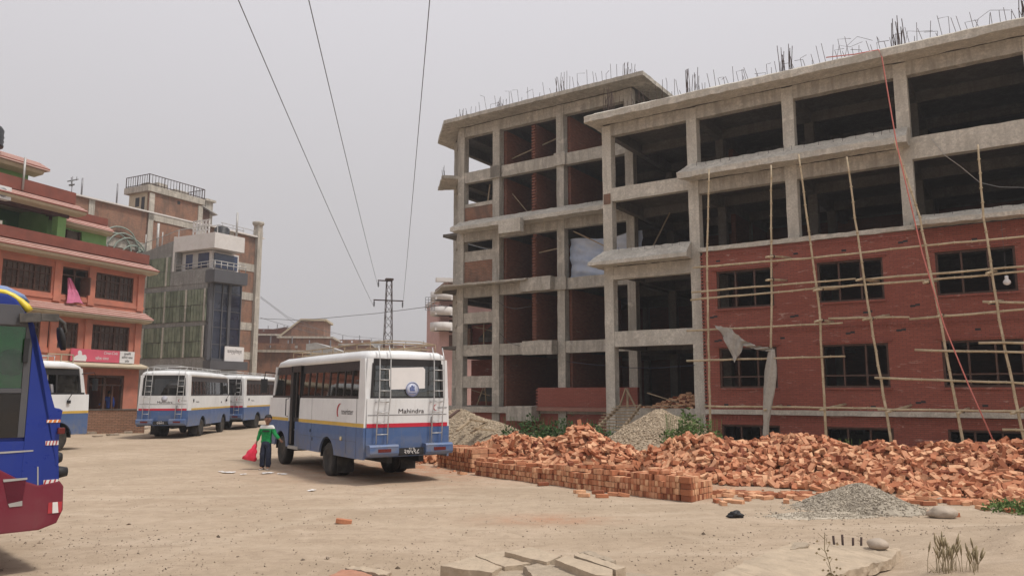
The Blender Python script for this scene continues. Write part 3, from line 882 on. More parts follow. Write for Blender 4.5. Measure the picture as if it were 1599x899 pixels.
# ================================================================ orange shop house
def orange_house():
    x0, y0 = ray(215, 613)[0] / ray(215, 613)[1] * 42, 42
    F = Frame(x0, y0, .3717, 1); R = F.root('shop_house')
    tag(R, 'orange shop house with tiled eaves, green top storey and brown parapets', 'building')
    O, CR, GN, BR = MAT['orange'], MAT['cream'], MAT['green'], MAT['brown']
    X0 = -16.0
    wins = [(-8.12, -5.63, 6.72, 8.0), (-5.1, -3.6, 6.72, 8.1), (-3.3, -.74, 6.75, 8.1), (-8.2, -6.0, 4.1, 5.4), (-5.6, -3.95, 4.1, 5.4), (-3.5, -.8, 4.1, 5.42),
            (-11.4, -8.9, 6.72, 8.0), (-11.4, -8.9, 4.1, 5.4), (-14.8, -12.2, 6.72, 8.0), (-14.8, -12.2, 4.1, 5.4)]
    shops = [(-3.22, -.95, .25, 2.85), (-7.6, -4.2, .25, 2.85), (-12, -8.6, .25, 2.85)]
    MB().wall(X0, 0, -.3, 9.0, 0, .24, wins + shops).box(-.24, 0, .24, 9, -.3, 9.0).box(X0, X0 + .24, .24, 9, -.3, 9).box(X0, 0, 9, 9.2, -.3, 9).build('wall', O, R)
    MB().box(X0, 0, .3, 9, 3.3, 3.5).box(X0, 0, .3, 9, 6.1, 6.3).box(X0, 0, .3, 9, 8.9, 9.02).box(X0, 0, 3.4, 3.6, .0, 8.9).build('floor', CR, R)
    pil = MB()
    for x in (-3.42, -5.35, -8.5, -.3, -11.9, -15.3):
        for z0_, z1_ in ((3.45, 5.8), (6.35, 8.55)): pil.box(x - .2, x + .2, -.1, 0, z0_, z1_)
    pil.box(X0, 0, -.06, 0, 8.25, 8.5).box(X0, 0, -.05, 0, 6.45, 6.6).box(X0, 0, -.05, 0, 3.85, 3.98)
    pil.build('pilasters', O, R)
    def eave(x0, x1, z, h, d=.75, y=0, name='tiled_eave'):
        MB().prism([(y, z + h), (y - d, z + .05), (y - d, z), (y, z)], 'x', x0, x1 + .02).build(name, MAT['tile'], R)
        MB().prism([(y, z - .01), (y - d + .05, z - .01), (y - d + .12, z - .13), (y, z - .2)], 'x', x0, x1).build('soffit', CR, R)
    eave(X0, .25, 8.55, .42); MB().box(X0, .1, -.12, .1, 8.98, 9.5).build('parapet', BR, R)
    eave(X0, .15, 5.85, .42, .65)
    MB().prism([(0, 3.5), (-.6, 3.33), (-.6, 3.25), (0, 3.2)], 'x', X0, .1).build('ledge', CR, R)
    for a, b, c, d in wins:
        open_ = abs(a + 5.1) < .01
        f = MB(); y0_, y1_ = .05, .15
        f.box(a, a+.08, y0_, y1_, c, d).box(b-.08, b, y0_, y1_, c, d).box(a, b, y0_, y1_, d-.08, d).box(a, b, y0_, y1_, c, c+.08).box(a, b, y0_, y1_, d-.42, d-.36)
        n = 3 if b - a > 2 else 2
        for k in range(1, n): f.box(a+(b-a)*k/n-.045, a+(b-a)*k/n+.045, y0_, y1_, c, d if not open_ else d)
        if not open_:
            for k in range(1, n * 3): f.box(a+(b-a)*k/(n*3)-.015, a+(b-a)*k/(n*3)+.015, y0_+.01, y1_-.03, c, d)
            for k in range(1, 3): f.box(a, b, y0_+.012, y1_-.032, c+(d-.4-c)*k/3-.015, c+(d-.4-c)*k/3+.015)
        w = f.build('window', MAT['wood'], R)
        if not open_:
            MB().box(a+.03, b-.03, .17, .19, c+.03, d-.03).build('pane', MAT['pane'], w)
        else:
            MB().box(b-.4, b-.34, -.6, .05, c+.05, d-.45).box(b-.39, b-.35, -.6, .05, c+.5, c+.54).build('open_sash', MAT['wood'], w)
    for a, b, c, d in shops:
        f = MB().box(a, a+.12, .02, .16, c, d).box(b-.12, b, .02, .16, c, d).box(a, b, .02, .16, d-.12, d).box(a, b, .02, .16, d-.55, d-.45).box((a+b)/2-.12, (a+b)/2+.02, .02, .16, c, d)
        f.box(b-.7, b-.6, .05, .13, c, d-.5); f.build('shop_front', MAT['wood'], R)
        MB().box(a, b, 2.4, 2.5, 0, 3.2).build('shop_back', MAT['wood'], R)
    # pink cloth in the open window
    # green upper storey, set back behind the parapet
    up = MB(); up.wall(X0, -5.0, 9.0, 11.1, 2.9, 3.1, [(-6.6, -6.1, 9.0, 10.4)]); up.build('upper_wall', MAT['dgreen'], R)
    up = MB(); up.wall(-5.4, -1.9, 9.0, 10.6, .9, 1.1, [(-4.95, -3.4, 9.2, 10.2)])
    up.box(-2.1, -1.9, 1.1, 6, 9.0, 10.7).box(-5.4, -5.2, 1.1, 3, 9, 11); up.build('upper_wall', GN, R)
    MB().box(-4.95, -3.4, 1.12, 1.15, 9.2, 10.2).build('pane', MAT['pane'], R)
    MB().box(-4.95, -4.88, 1.0, 1.1, 9.2, 10.2).box(-4.2, -4.13, 1.0, 1.1, 9.2, 10.2).box(-3.47, -3.4, 1.0, 1.1, 9.2, 10.2).build('window', MAT['wood'], R)
    MB().box(-5.55, -5.1, .0, .4, 9.02, 10.75).build('column', GN, R); MB().box(-8.9, -8.6, .1, .4, 9.02, 10.75).build('column', GN, R)
    MB().box(X0, -5.0, -.05, .35, 10.5, 10.75).box(-5.35, -5.05, .35, 3.0, 10.45, 10.72).build('beam', plain('dark painted beam', (.07,.03,.03), .7), R)
    MB().box(X0, -5.0, .0, 3.1, 10.95, 11.1).build('balcony_ceiling', CR, R)
    eave(X0, -4.5, 10.85, .42, .7); MB().box(X0, -4.75, -.1, .1, 11.26, 11.85).build('parapet', BR, R)
    eave(-5.0, -1.9, 10.45, .38, .5, .9); MB().box(-5.0, -1.95, .82, 1.0, 10.82, 11.2).build('parapet', BR, R)
    # roof room
    MB().box(X0, -6.6, .9, 5, 11.3, 12.6).build('roof_room', GN, R)
    MB().prism([(.9, 13.15), (.1, 12.72), (.1, 12.6), (5.6, 12.6), (5.6, 13.15)], 'x', X0, -6.1).build('tiled_roof', MAT['tile'], R)
    MB().prism([(.9, 12.58), (.2, 12.58), (.3, 12.42), (.9, 12.35)], 'x', X0, -6.3).build('soffit', CR, R)
    # banner
    a = F.px(107, 545, -.14); b = F.px(181, 556, -.14); z0_, z1_ = 3.48, 4.12
    mb = MB().box(-4.42, -1.52, -.18, -.13, 3.5, 4.12); s = mb.build('shop_banner', MAT['banner'], R)
    s2 = MB().box(-1.5, -.55, -.18, -.13, 3.5, 4.12).build('shop_board', MAT['paper'], R)
    text('lettering', 'Coca-Cola', .2, MAT['paper'], s, facing((-2.1, -.185, 3.98), (1, 0, 0)), .002, shear=.35)
    text('lettering', 'खोला पसल', .19, MAT['paper'], s, facing((-2.6, -.185, 3.68), (1, 0, 0)), .002)
    # generic bust drinking, printed on the banner
    fg = MB(); fig = [(-4.3, 3.52), (-3.55, 3.52), (-3.5, 3.68), (-3.56, 3.82), (-3.66, 3.84), (-3.74, 3.80), (-3.80, 3.84), (-3.80, 3.93), (-3.86, 4.02), (-3.95, 4.04), (-4.02, 4.0), (-4.04, 3.9), (-4.0, 3.82), (-4.12, 3.78), (-4.24, 3.68)]
    fg.prism(fig, 'y', -.184, -.1805); fg.build('printed_figure', MAT['paper'], s)
    for k, t_ in enumerate(('लुम्बिनी', 'किराना पसल', 'ठमेल')):
        text('lettering', t_, .15, MAT['ink'], s2, facing((-1.02, -.185, 3.98 - .19 * k), (1, 0, 0)), .002)
    MB().box(-6.0, -4.6, -.62, -.56, 3.35, 3.42).box(-6.0, -4.6, -.62, -.56, 3.75, 3.8).box(-6, -5.95, -.62, -.57, 3.35, 3.8).box(-5.3, -5.25, -.62, -.57, 3.35, 3.8).box(-4.65, -4.6, -.62, -.57, 3.35, 3.8).build('small_railing', CR, R)
    # things on it
    T = empty('water_tank', F.w(-8.9, .6, 13.1)); tag(T, 'black round water tank on the roof of the orange house at far left', 'water tank')
    MB().lathe([(.02, 0), (.6, 0), (.62, .1), (.58, .14), (.62, .3), (.58, .35), (.62, .5), (.58, .55), (.6, .8), (.5, .95), (.2, 1.02), (.2, 1.1), (.02, 1.1)], (0, 0, 0), n=20).build('tank_shell', MAT['tank'], T)
    p = F.w(-7.6, -.15, 0)
    o = MB().path([(0, 0, 0), (0, 0, 1.55)], .05, 8).build('vent_pipe', MAT['sheetm'], None, loc=(p.x, p.y, 11.3)); tag(o, 'grey vent pipe rising past the tiled roof edge', 'pipe')
    p = F.w(-4.45, .6, 0)
    A = empty('rooftop_antenna', (p.x, p.y, 11.1)); tag(A, 'spindly rooftop antenna mast with crossed arms beside the green roof room', 'antenna')
    MB().path([(0, 0, 0), (0, 0, 1.75)], .022, 6).build('mast', MAT['steel'], A)
    MB().path([(-.25, 0, 1.5), (.3, 0, 1.62)], .03, 5).path([(-.15, 0, 1.3), (.12, 0, 1.35)], .05, 5).path([(.0, 0, 1.25), (-.05, 0, 1.7)], .04, 5).path([(.2, 0, 1.55), (.22, 0, 1.75)], .02, 5).build('arm', MAT['steel'], A)
    for x in (-4.9,):
        p = F.w(x, -.72, 0)
    # pink cloth
    q0 = F.w(-4.95, .0, 0)
    secs = []
    for i in range(15):
        v = i / 14; row = []
        for k in range(11):
            u = k / 10; w = .12 + .95 * v ** 1.2
            x = -4.85 + .25 * v + (u - .3) * w + .05 * math.sin(u * 14 + v * 4); y = -.12 - .1 * v + .05 * math.sin(u * 16 + v * 5)
            z = 7.55 - 1.15 * v - .2 * v * abs(u - .6)
            row.append(V((x, y, z)))
        secs.append(row)
    o = MB().loft(secs, closed=False, caps=False).build('pink_cloth', MAT['pink'], None, smooth=True); o.location = F.o; o.rotation_euler = (0, 0, F.rot)
    tag(o, 'pink cloth hanging out of the open upper window of the orange house', 'cloth')
    p = F.w(-8.75, -.3, 10.85); 
    A = empty('air_conditioner', p, F.rot); tag(A, 'white outdoor cooling unit fixed by the tiled eave of the orange house', 'air conditioner')
    MB().box(-.4, .35, -.25, .1, -.3, .3).build('case', MAT['white'], A, bev=.02)
    MB().lathe([(.0, 0), (.2, 0), (.22, .02), (.0, .02)], (-.05, -.275, 0), 'y', 14).build('fan_grille', MAT['steel'], A)
    return F
FO = orange_house()

# ================================================================ grey / green shuttered building
def shuttered_building():
    a = AT(320, 613, 58); b = AT(213, 613, 61.5)
    e = (a.x - b.x, a.y - b.y); F = Frame(a.x, a.y, *e); R = F.root('shuttered_building')
    tag(R, 'grey building with a wall of green shuttering sheets and a dark glazed corner', 'building')
    PG, SH = MAT['plaster_g'], MAT['shutter']
    # local: x from -12 (left, hidden) to 0 (corner), y inward; second face runs inward from the corner
    MB().box(-13, -.3, .1, 3.25, 0, 11.35).box(-13, -3.9, .1, 3.25, 11.35, 13.3).build('wall', PG, R)
    w = MB()
    for z0, z1 in ((3.0, 4.62), (7.02, 7.35), (9.85, 10.25)): w.box(-13, -.05, -.02, .1, z0, z1)
    w.prism([(-13, 10.26), (0.02, 10.26), (.02, 11.4), (-3.9, 11.35), (-3.9, 13.6), (-4.2, 13.9), (-8.6, 13.1), (-13, 12.6)], 'y', -.05, .1)
    w.build('facade_band', MAT['plaster_g'], R)
    r = random.Random(8)
    for z0, z1 in ((4.62, 7.02), (7.35, 9.85), (10.26, 12.6)):
        x = -9.5
        while x < (-.5 if z0 < 10 else -4.6):
            wd = r.uniform(.27, .40); rows = 2
            for k in range(rows):
                za, zb = z0 + (z1-z0)*k/rows + .03, z0 + (z1-z0)*(k+1)/rows - .03
                MB().box(x, x + wd - .045, -.1 - r.uniform(0, .04), -.05, za, zb).build('shutter_sheet', SH if r.random() < .7 else MAT['shutter_d'], R)
            x += wd
        for x in (-9.6, -7.2, -4.85, -2.45, -.42):
            if z0 > 10 and x > -4.3: continue
            MB().box(x - .08, x + .08, -.17, -.1, z0, z1).build('shutter_post', MAT['conc'], R)
    # dark corner: glazed face running back
    DG, GB = MAT['dgrey'], MAT['glass_b']
    MB().box(-.3, .0, -.02, .35, 4.4, 11.2).box(-.02, .06, .35, 3.2, 4.3, 4.55).build('corner_panel', DG, R)
    MB().box(-.25, -.04, .35, 3.1, 4.4, 11.2).build('curtain_wall', GB, R)
    m = MB()
    for y in (.3, 1.15, 1.95, 3.02): m.box(-.04, .04, y, y + .09, 4.5, 11.1)
    for z in (5.6, 6.9, 8.2, 9.6): m.box(-.04, .0, .4, 3.02, z, z + .05)
    m.box(-.04, .1, 1.75, 1.95, 4.5, 11.1)
    m.build('mullions', DG, R)
    # canopy over the corner and balcony
    MB().prism([(-.4, -.2), (.6, -.2), (1.0, 2.7), (-.2, 2.7)], 'z', 10.3, 11.25).build('corner_canopy', DG, R)
    MB().prism([(-.6, .0), (.5, -.1), (.8, 3.3), (-.4, 3.3)], 'z', 3.7, 4.35).build('base_canopy', DG, R)
    # set back white storey
    MB().box(-3.9, -.6, .5, 3.2, 11.35, 12.9).build('set_back_wall', MAT['wplaster'], R)
    MB().box(-3.4, -.9, .42, .5, 11.6, 12.75).box(-.6, -.52, .7, 3.0, 11.6, 12.75).build('blue_glazing', plain('blue glazing', (.02,.035,.09), .15, .4, .8, 0, spec=.8), R)
    MB().box(-2.6, -2.0, .40, .42, 11.6, 12.75).build('pale_pane', MAT['sheetm'], R)
    MB().prism([(-4.2, -.1), (.3, -.1), (.5, 2.7), (-4.0, 2.7)], 'z', 12.95, 14.15).build('white_parapet', MAT['wplaster'], R)
    MB().box(-4.3, -4.1, -.08, 3.4, 11.4, 14.2).build('white_pier', MAT['wplaster'], R)
    rl = MB()
    for y in (0,):
        for z in (11.65, 11.9): rl.path([(-4.0, -.02, z - .05), (.4, -.05, z + .05), (.85, 2.6, z)], .035, 5)
        for k in range(7): rl.path([(-4 + k*.72, -.02, 11.35), (-4 + k*.72, -.02, 11.9)], .03, 5)
        for k in range(6): rl.path([(.4 + k*.09, -.05 + k*.53, 11.2), (.4 + k*.09, -.05 + k*.53, 11.9)], .03, 5)
    rl.build('balcony_railing', MAT['sheetm'], R)
    rl = MB(); rl.path([(-8.5, .2, 14.0), (-4, .2, 14.8), (.4, .2, 14.75), (.5, 2.6, 14.7)], .03, 5)
    for x in (-8, -6, -4.1, -2, 0.2): rl.path([(x, .2, 13.2), (x, .2, 14.8)], .045, 5)
    rl.path([(.3, 2, 14), (.3, 2, 16.1)], .08, 6).path([(-6.7, .3, 13), (-6.7, .3, 15.6)], .1, 6)
    rl.build('roof_railing', MAT['sheetm'], R)
    # signboard at the foot of the glazing
    s = MB().box(.25, .33, 1.4, 3.3, 4.3, 5.5).build('sign_board', MAT['paper'], R)
    text('lettering', 'कम्प्लेक्स', .36, MAT['ink'], s, facing((.335, 2.35, 5.1), (0, 1, 0)), .002)
    # white stairs box and tank on its roof
    T = empty('roof_water_tank', F.w(-2.0, 2.6, 14.15)); T.name = 'water_tank'; tag(T, 'black water tank on the white roof terrace beside a lattice screen', 'water tank')
    MB().lathe([(.02, 0), (.6, 0), (.63, .2), (.58, .25), (.63, .5), (.58, .55), (.6, .95), (.4, 1.15), (.05, 1.2)], (0, 0, 0), n=18).build('tank_shell', MAT['tank'], T)
    T = F.root('lattice_screen'); tag(T, 'pale green lattice screen standing on the white roof terrace', 'screen')
    l = MB()
    for k in range(6): l.box(-4.6 + k*.36, -4.5 + k*.36, 1.9, 2.0, 14.1, 15.9)
    for k in range(5): l.box(-4.6, -2.7, 1.9, 1.98, 14.2 + k*.4, 14.28 + k*.4)
    l.build('lattice', MAT['wplaster'], T)
    return F
FG_ = shuttered_building()

# ================================================================ long brick building behind
def brick_block():
    a = AT(405, 613, 78); F = Frame(a.x, a.y, .514, 1); R = F.root('brick_building')
    tag(R, 'long brown brick building with concrete bands and a railed roof tower', 'building')
    BO, C = MAT['brick_old'], MAT['conc']
    MB().box(-29, -1.2, 0, 12, 0, 17.5).build('wall', BO, R)
    b = MB()
    for z in (2.8, 5.2, 8.1, 11.1, 14.0): b.box(-29, -1.45, -.05, 0, z, z + .75)
    for x in (-29, -23.5, -19.4, -13.7, -8.2, -4.8): b.box(x, x + .5, -.07, 0, 0, 17.6)
    b.build('concrete_bands', C, R)
    MB().box(-29, -8.0, -.25, .2, 17.5, 17.62).box(-8, -.5, -.3, .3, 17.55, 17.7).build('coping', MAT['wplaster'], R)
    MB().box(-1.45, -.85, -.35, .3, 0, 19.0).build('corner_column', C, R)
    MB().lathe([(.35, 18.7), (.6, 19.0), (.6, 19.2), (.2, 19.25)], (-1.15, 0, 0), n=12).build('column_cap', C, R)
    MB().box(-7.1, -6.3, .8, 1.6, 17.5, 20.2).box(-7.3, -6.1, .6, 1.8, 20.2, 20.4).build('chimney_column', C, R)
    # tower
    MB().box(-13.9, -8.4, -.12, 2.6, 14.0, 19.9).build('tower_wall', BO, R)
    b = MB(); b.box(-14.0, -8.3, -.2, -.12, 16.9, 17.5).box(-14.0, -13.5, -.2, -.12, 8, 19.3).box(-8.8, -8.3, -.2, -.12, 14, 19.3).box(-14.3, -8.2, -.3, 2.9, 19.4, 19.95)
    b.build('tower_band', C, R)
    MB().box(-13.97, -13.9, .2, 2.6, 17.6, 19.4).build('tower_side', MAT['cream'], R)
    MB().box(-14.0, -13.97, .5, .9, 17.7, 19.0).box(-14.0, -13.97, 1.2, 1.7, 18.2, 19.0).box(-11.1, -10.8, -.14, -.12, 18.9, 19.2).build('opening', MAT['dark'], R)
    rl = MB()
    pts = [(-14.2, 2.8), (-14.2, -.25), (-8.25, -.25), (-8.25, 2.8)]
    for (p, q) in zip(pts[:-1], pts[1:]):
        n = int(math.dist(p, q) / .3)
        for k in range(n + 1):
            x, y = p[0] + (q[0]-p[0])*k/n, p[1] + (q[1]-p[1])*k/n
            rl.path([(x, y, 19.9), (x, y, 20.9)], .028 if k % 5 else .05, 4)
        rl.path([(*p, 20.9), (*q, 20.9)], .04, 4).path([(*p, 20.05), (*q, 20.05)], .035, 4)
    rl.build('tower_railing', MAT['rebar'], R)
    MB().box(-13.9, -13.4, .3, 1.2, 19.9, 20.3).box(-13, -12, .2, 1, 20.0, 20.5).box(-11, -9.5, .4, 1.4, 20, 20.4).build('roof_boxes', C, R)
    MB().box(-8.2, -6.9, .5, 4, 17.5, 19.2).build('sheet_shed', MAT['wood'], R)
    MB().prism([(-8.3, 19.5), (-6.2, 18.9), (-6.2, 19.0), (-8.3, 19.6)], 'y', .2, 4).build('shed_roof', MAT['sheetm'], R)
    rl = MB(); rl.path([(-6, -.1, 18.2), (-.5, -.1, 18.2)], .035, 4)
    for k in range(5): rl.path([(-5.8 + k*1.3, -.1, 17.6), (-5.8 + k*1.3, -.1, 18.2)], .03, 4)
    rl.build('roof_railing', MAT['sheetm'], R)
    b = MB()
    for x, h in ((-20.0, 1.6), (-16.9, 1.9), (-9.2, 3.6)): b.path([(x, .1, 17.5), (x, .1, 17.5 + h)], .07, 5)
    b.build('roof_post', MAT['steel'], R)
    # coiled hoses hung on the wall
    H = F.root('hose_coil'); tag(H, 'big coils of grey green pipe hung on the brick wall above the orange house', 'hose')
    r = random.Random(2)
    for (cx, cz, rad) in ((-16.6, 13.9, 1.9), (-16.2, 13.7, 1.6), (-15.6, 13.3, 1.7), (-15.2, 13.1, 1.3), (-14.2, 12.9, 1.2), (-14.0, 12.9, .95), (-16.9, 13.7, 1.5)):
        pts = [(cx + rad*math.cos(a_)*.95, -.15 - .12*r.random(), cz + rad*math.sin(a_)*.95) for a_ in [math.pi*2*k/28 for k in range(29)]]
        MB().path(pts, .07, 5, cap=False).build('coil', MAT['hose'], H)
    return F
FK = brick_block()

# ================================================================ far houses, pink building
def house(name, x, y, w, d, h, label, m, rot=.1, roof='flat', wins=True, base=0, storeys=2, group=None):
    R = empty(name, (x, y, base), rot); tag(R, label, 'house', group)
    MB().box(-w/2, w/2, -d/2, d/2, 0, h).build('wall', m, R)
    if roof == 'flat':
        MB().box(-w/2-.3, w/2+.3, -d/2-.3, d/2+.3, h, h+.25).build('roof', MAT['conc'], R)
        MB().wall(-w/2, w/2, h+.25, h+1.0, -d/2, -d/2+.15, [(-w/2+w*k/5+.2, -w/2+w*k/5+.5, h+.5, h+.8) for k in range(5)]).build('parapet', m, R)
    elif roof == 'stair':
        MB().box(-w/2-.3, w/2+.3, -d/2-.3, d/2+.3, h, h+.25).build('roof', MAT['conc'], R)
        MB().prism([(-w/2, h+.25), (-w*.1, h+2.4), (w*.35, h+2.4), (w*.35, h+.25)], 'y', -d/2+.1, d/2-1).build('stair_housing', m, R)
        MB().prism([(-w/2-.1, h+.3), (-w*.1, h+2.7), (w*.4, h+2.7), (w*.4, h+2.42), (-w*.1, h+2.42), (-w/2+.2, h+.25)], 'y', -d/2-.1, d/2-.8).build('stair_slab', MAT['cream'], R)
    else:
        MB().prism([(-w/2-.4, h), (w/2+.4, h), (w/2, h+.5), (w*.1, h+1.5), (-w/2+.3, h+.8)], 'y', -d/2-.4, d/2+.4).build('roof', roof, R)
    if wins:
        n = max(2, int(w / 2.6))
        for s in range(storeys):
            for k in range(n):
                cx = -w/2 + w*(k+.5)/n; z = h*(s+.35)/storeys
                f = MB().box(cx-.6, cx+.6, -d/2-.06, -d/2, z, z+1.3).build('window', MAT['wood'], R)
                MB().box(cx-.5, cx+.5, -d/2-.08, -d/2-.061, z+.1, z+1.2).build('pane', MAT['pane'], f)
    for k in range(3):
        MB().path([(-w/2+w*(k+.3)/3, -d/4, h), (-w/2+w*(k+.3)/3, -d/4, h+1.9)], .07, 4).build('roof_post', MAT['steel'], R)
    return R

def far_houses():
    def X(px, dist): return AT(px, 613, dist).x
    def Z(py, dist): return AT(800, py, dist).z
    BO, BI = MAT['brick_old'], MAT['brick_in']
    house('brick_house', X(481, 110), 110, 7.0, 8, Z(531, 110), 'pinkish brick house with a stair housing on its roof, among the far houses', BO, .1, 'stair')
    house('brick_house', X(438, 118), 118, 8.5, 8, Z(527, 118), 'dark brick house with rooftop clutter left of the stair topped house', BI, .15, 'flat')
    house('tiled_house', X(452, 126), 126, 8, 8, Z(528, 126), 'brown roofed house rising behind the dark brick house', BI, -.1, MAT['wood'])
    house('low_brick_house', X(428, 88), 88, 7, 6, Z(552, 88), 'low brick shed with a green shutter beside the tall brick building', BO, .2, 'flat', storeys=1)
    house('low_brick_house', X(492, 92), 92, 7.5, 6, Z(557, 92), 'low brown house half hidden behind the big bus roof', BO, .0, MAT['sheetm'], storeys=1)
    house('brick_house', X(540, 140), 140, 9, 8, Z(541, 140), 'far brick house with a pale roof over the bus luggage rack', BO, .1, 'flat')
    house('tiled_house', X(585, 150), 150, 10, 8, Z(545, 150), 'far low house left of the lattice pole', BI, .1, MAT['sheetm'])
    house('brick_house', X(640, 145), 145, 10, 8, Z(549, 145), 'far low house right of the lattice pole', BO, .0, 'flat')
    house('brick_house', X(405, 140), 140, 9, 8, Z(548, 140), 'far brick house behind the corner column of the long building', BO, .0, 'flat')
    # pink house behind the concrete frame
    R = empty('pink_house', (X(694, 66), 66, 0), .25); tag(R, 'tall pink house with white balconies squeezed behind the concrete frame', 'house')
    P, W = MAT['pinkwall'], MAT['wplaster']
    hz = Z(470, 66)
    MB().box(-.75, 5, -2, 6, 0, hz).build('wall', P, R)
    MB().box(-.1, 5, -2.02, 5.5, hz + .3, Z(440, 66)).build('upper_wall', BO, R)
    for z in (Z(474, 66), Z(497, 66), Z(520, 66)):
        b = MB().box(-1.3, 5, -2.8, -2, z, z + .2); b.lathe([(.02, 0), (1.0, 0), (1.0, .7), (.02, .7)], (-.6, -2.0, z), n=14); b.build('balcony', W, R)
        f = MB().box(.0, .9, -2.05, -2.0, z - 1.4, z - .3).build('window', MAT['wood'], R)
    MB().box(-.9, 5, -2.3, 6, hz, hz + .3).box(-1.2, 5, -2.6, -2, Z(446, 66), Z(446, 66) + .3).build('cornice', W, R)
    A = empty('antenna_grid', (X(671, 62), 62, Z(484, 62)), 0); tag(A, 'small grid shaped aerial sticking out beside the pink house', 'antenna')
    g = MB()
    for k in range(4): g.path([(-.45 + k*.25, 0, 0), (-.45 + k*.25, 0, 1.05)], .022, 4)
    for k in range(6): g.path([(-.45, 0, k*.21), (.35, 0, k*.21)], .022, 4)
    g.path([(.3, 0, .4), (1.6, 1.5, .4)], .03, 4)
    g.build('grid', MAT['steel'], A)
far_houses()

# ================================================================ low wall + rubble stones in front of the shop house
def low_wall():
    a, b = G(128, 677.5), G(214, 676); e = (b.x - a.x, b.y - a.y); L = math.hypot(*e)
    F = Frame(a.x, a.y, *e); R = F.root('low_brick_wall'); tag(R, 'low dry stacked brick wall in front of the orange shop', 'wall', None, 'thing')
    MB().box(-2.2, L + .3, 0, .26, -.1, 1.12).build('brick_courses', MAT['brick_low'], R, sub=.3, amp=.02)
    MB().box(-2.25, L + .35, -.03, .29, 1.122, 1.17).build('coping', MAT['conc_d'], R, sub=.3, amp=.015)
    r = random.Random(6)
    for k, (px, py, s) in enumerate(((147, 677, .5), (163, 671, .8), (176, 680, .45), (190, 673, .9), (203, 676, .5), (225, 670, .6), (238, 678, .35), (152, 682, .35))):
        p = G(px, py)
        mb = MB().box(-s*.55, s*.55, -s*.3, s*.3, 0, s*.22)
        o = mb.build('paving_slab', MAT['stone'], None, loc=(p.x, p.y, gh(p.x, p.y) - .01), sub=.15, amp=.05, freq=4); o.rotation_euler = (r.uniform(-.12, .12), r.uniform(-.12, .12), r.uniform(0, 3))
        tag(o, ['broken flat stone at the foot of the low brick wall, leftmost', 'large broken slab leaning at the foot of the low brick wall', 'small flat stone in front of the low brick wall', 'widest pale slab lying below the low brick wall', 'thick stone near the right end of the low brick wall', 'flat stone just left of the parked rear bus', 'small stone beside the rear bus bumper', 'small stone nearest the road before the low brick wall'][k], 'stone')
# ================================================================ ground
def sm(a, b, x):
    t = min(1, max(0, (x - a) / (b - a))); return t * t * (3 - 2 * t)

TRACKS = []
for (cx, cy, rad, a0, a1) in ((-9, 60, 47.5, 4.2, 5.4), (4, 52, 41.5, 4.1, 5.1), (-4, -22, 38, .9, 2.3), (-20, 66, 52, 4.3, 5.6), (6, -30, 43.5, .8, 2.2), (-30, 20, 27, 5.2, 6.6)):
    for off in (-.85, .85): TRACKS.append((cx, cy, rad + off, a0, a1))
def trk(x, y):
    k = 0
    for cx, cy, rad, a0, a1 in TRACKS:
        d = abs(math.hypot(x - cx, y - cy) - rad - .12 * noise.noise(V((x * .3, y * .3, rad))))
        if d < .2: k = max(k, (1 - d / .2) ** .6 * max(0, .5 + .9 * noise.noise(V((x * .35, y * .35, rad + 5)))))
    return min(1, k)

def gh(x, y):
    z = .035 * noise.noise(V((x * .22, y * .22, 3))) + .012 * noise.noise(V((x * 1.1, y * 1.1, 8)))
    z += .10 * math.exp(-((x + 16) ** 2 + (y - 26.5) ** 2) / 30)
    # sandy rise on the near right
    z += .42 * math.exp(-(((x - 6.6) / 2.2) ** 2 + ((y - 8.6) / 2.0) ** 2)) * (1 + .3 * noise.noise(V((x * 1.7, y * 1.7, 1))))
    z += .16 * math.exp(-(((x - 4.2) / 1.3) ** 2 + ((y - 7.2) / .8) ** 2))
    k = trk(x, y)
    return z - .022 * k

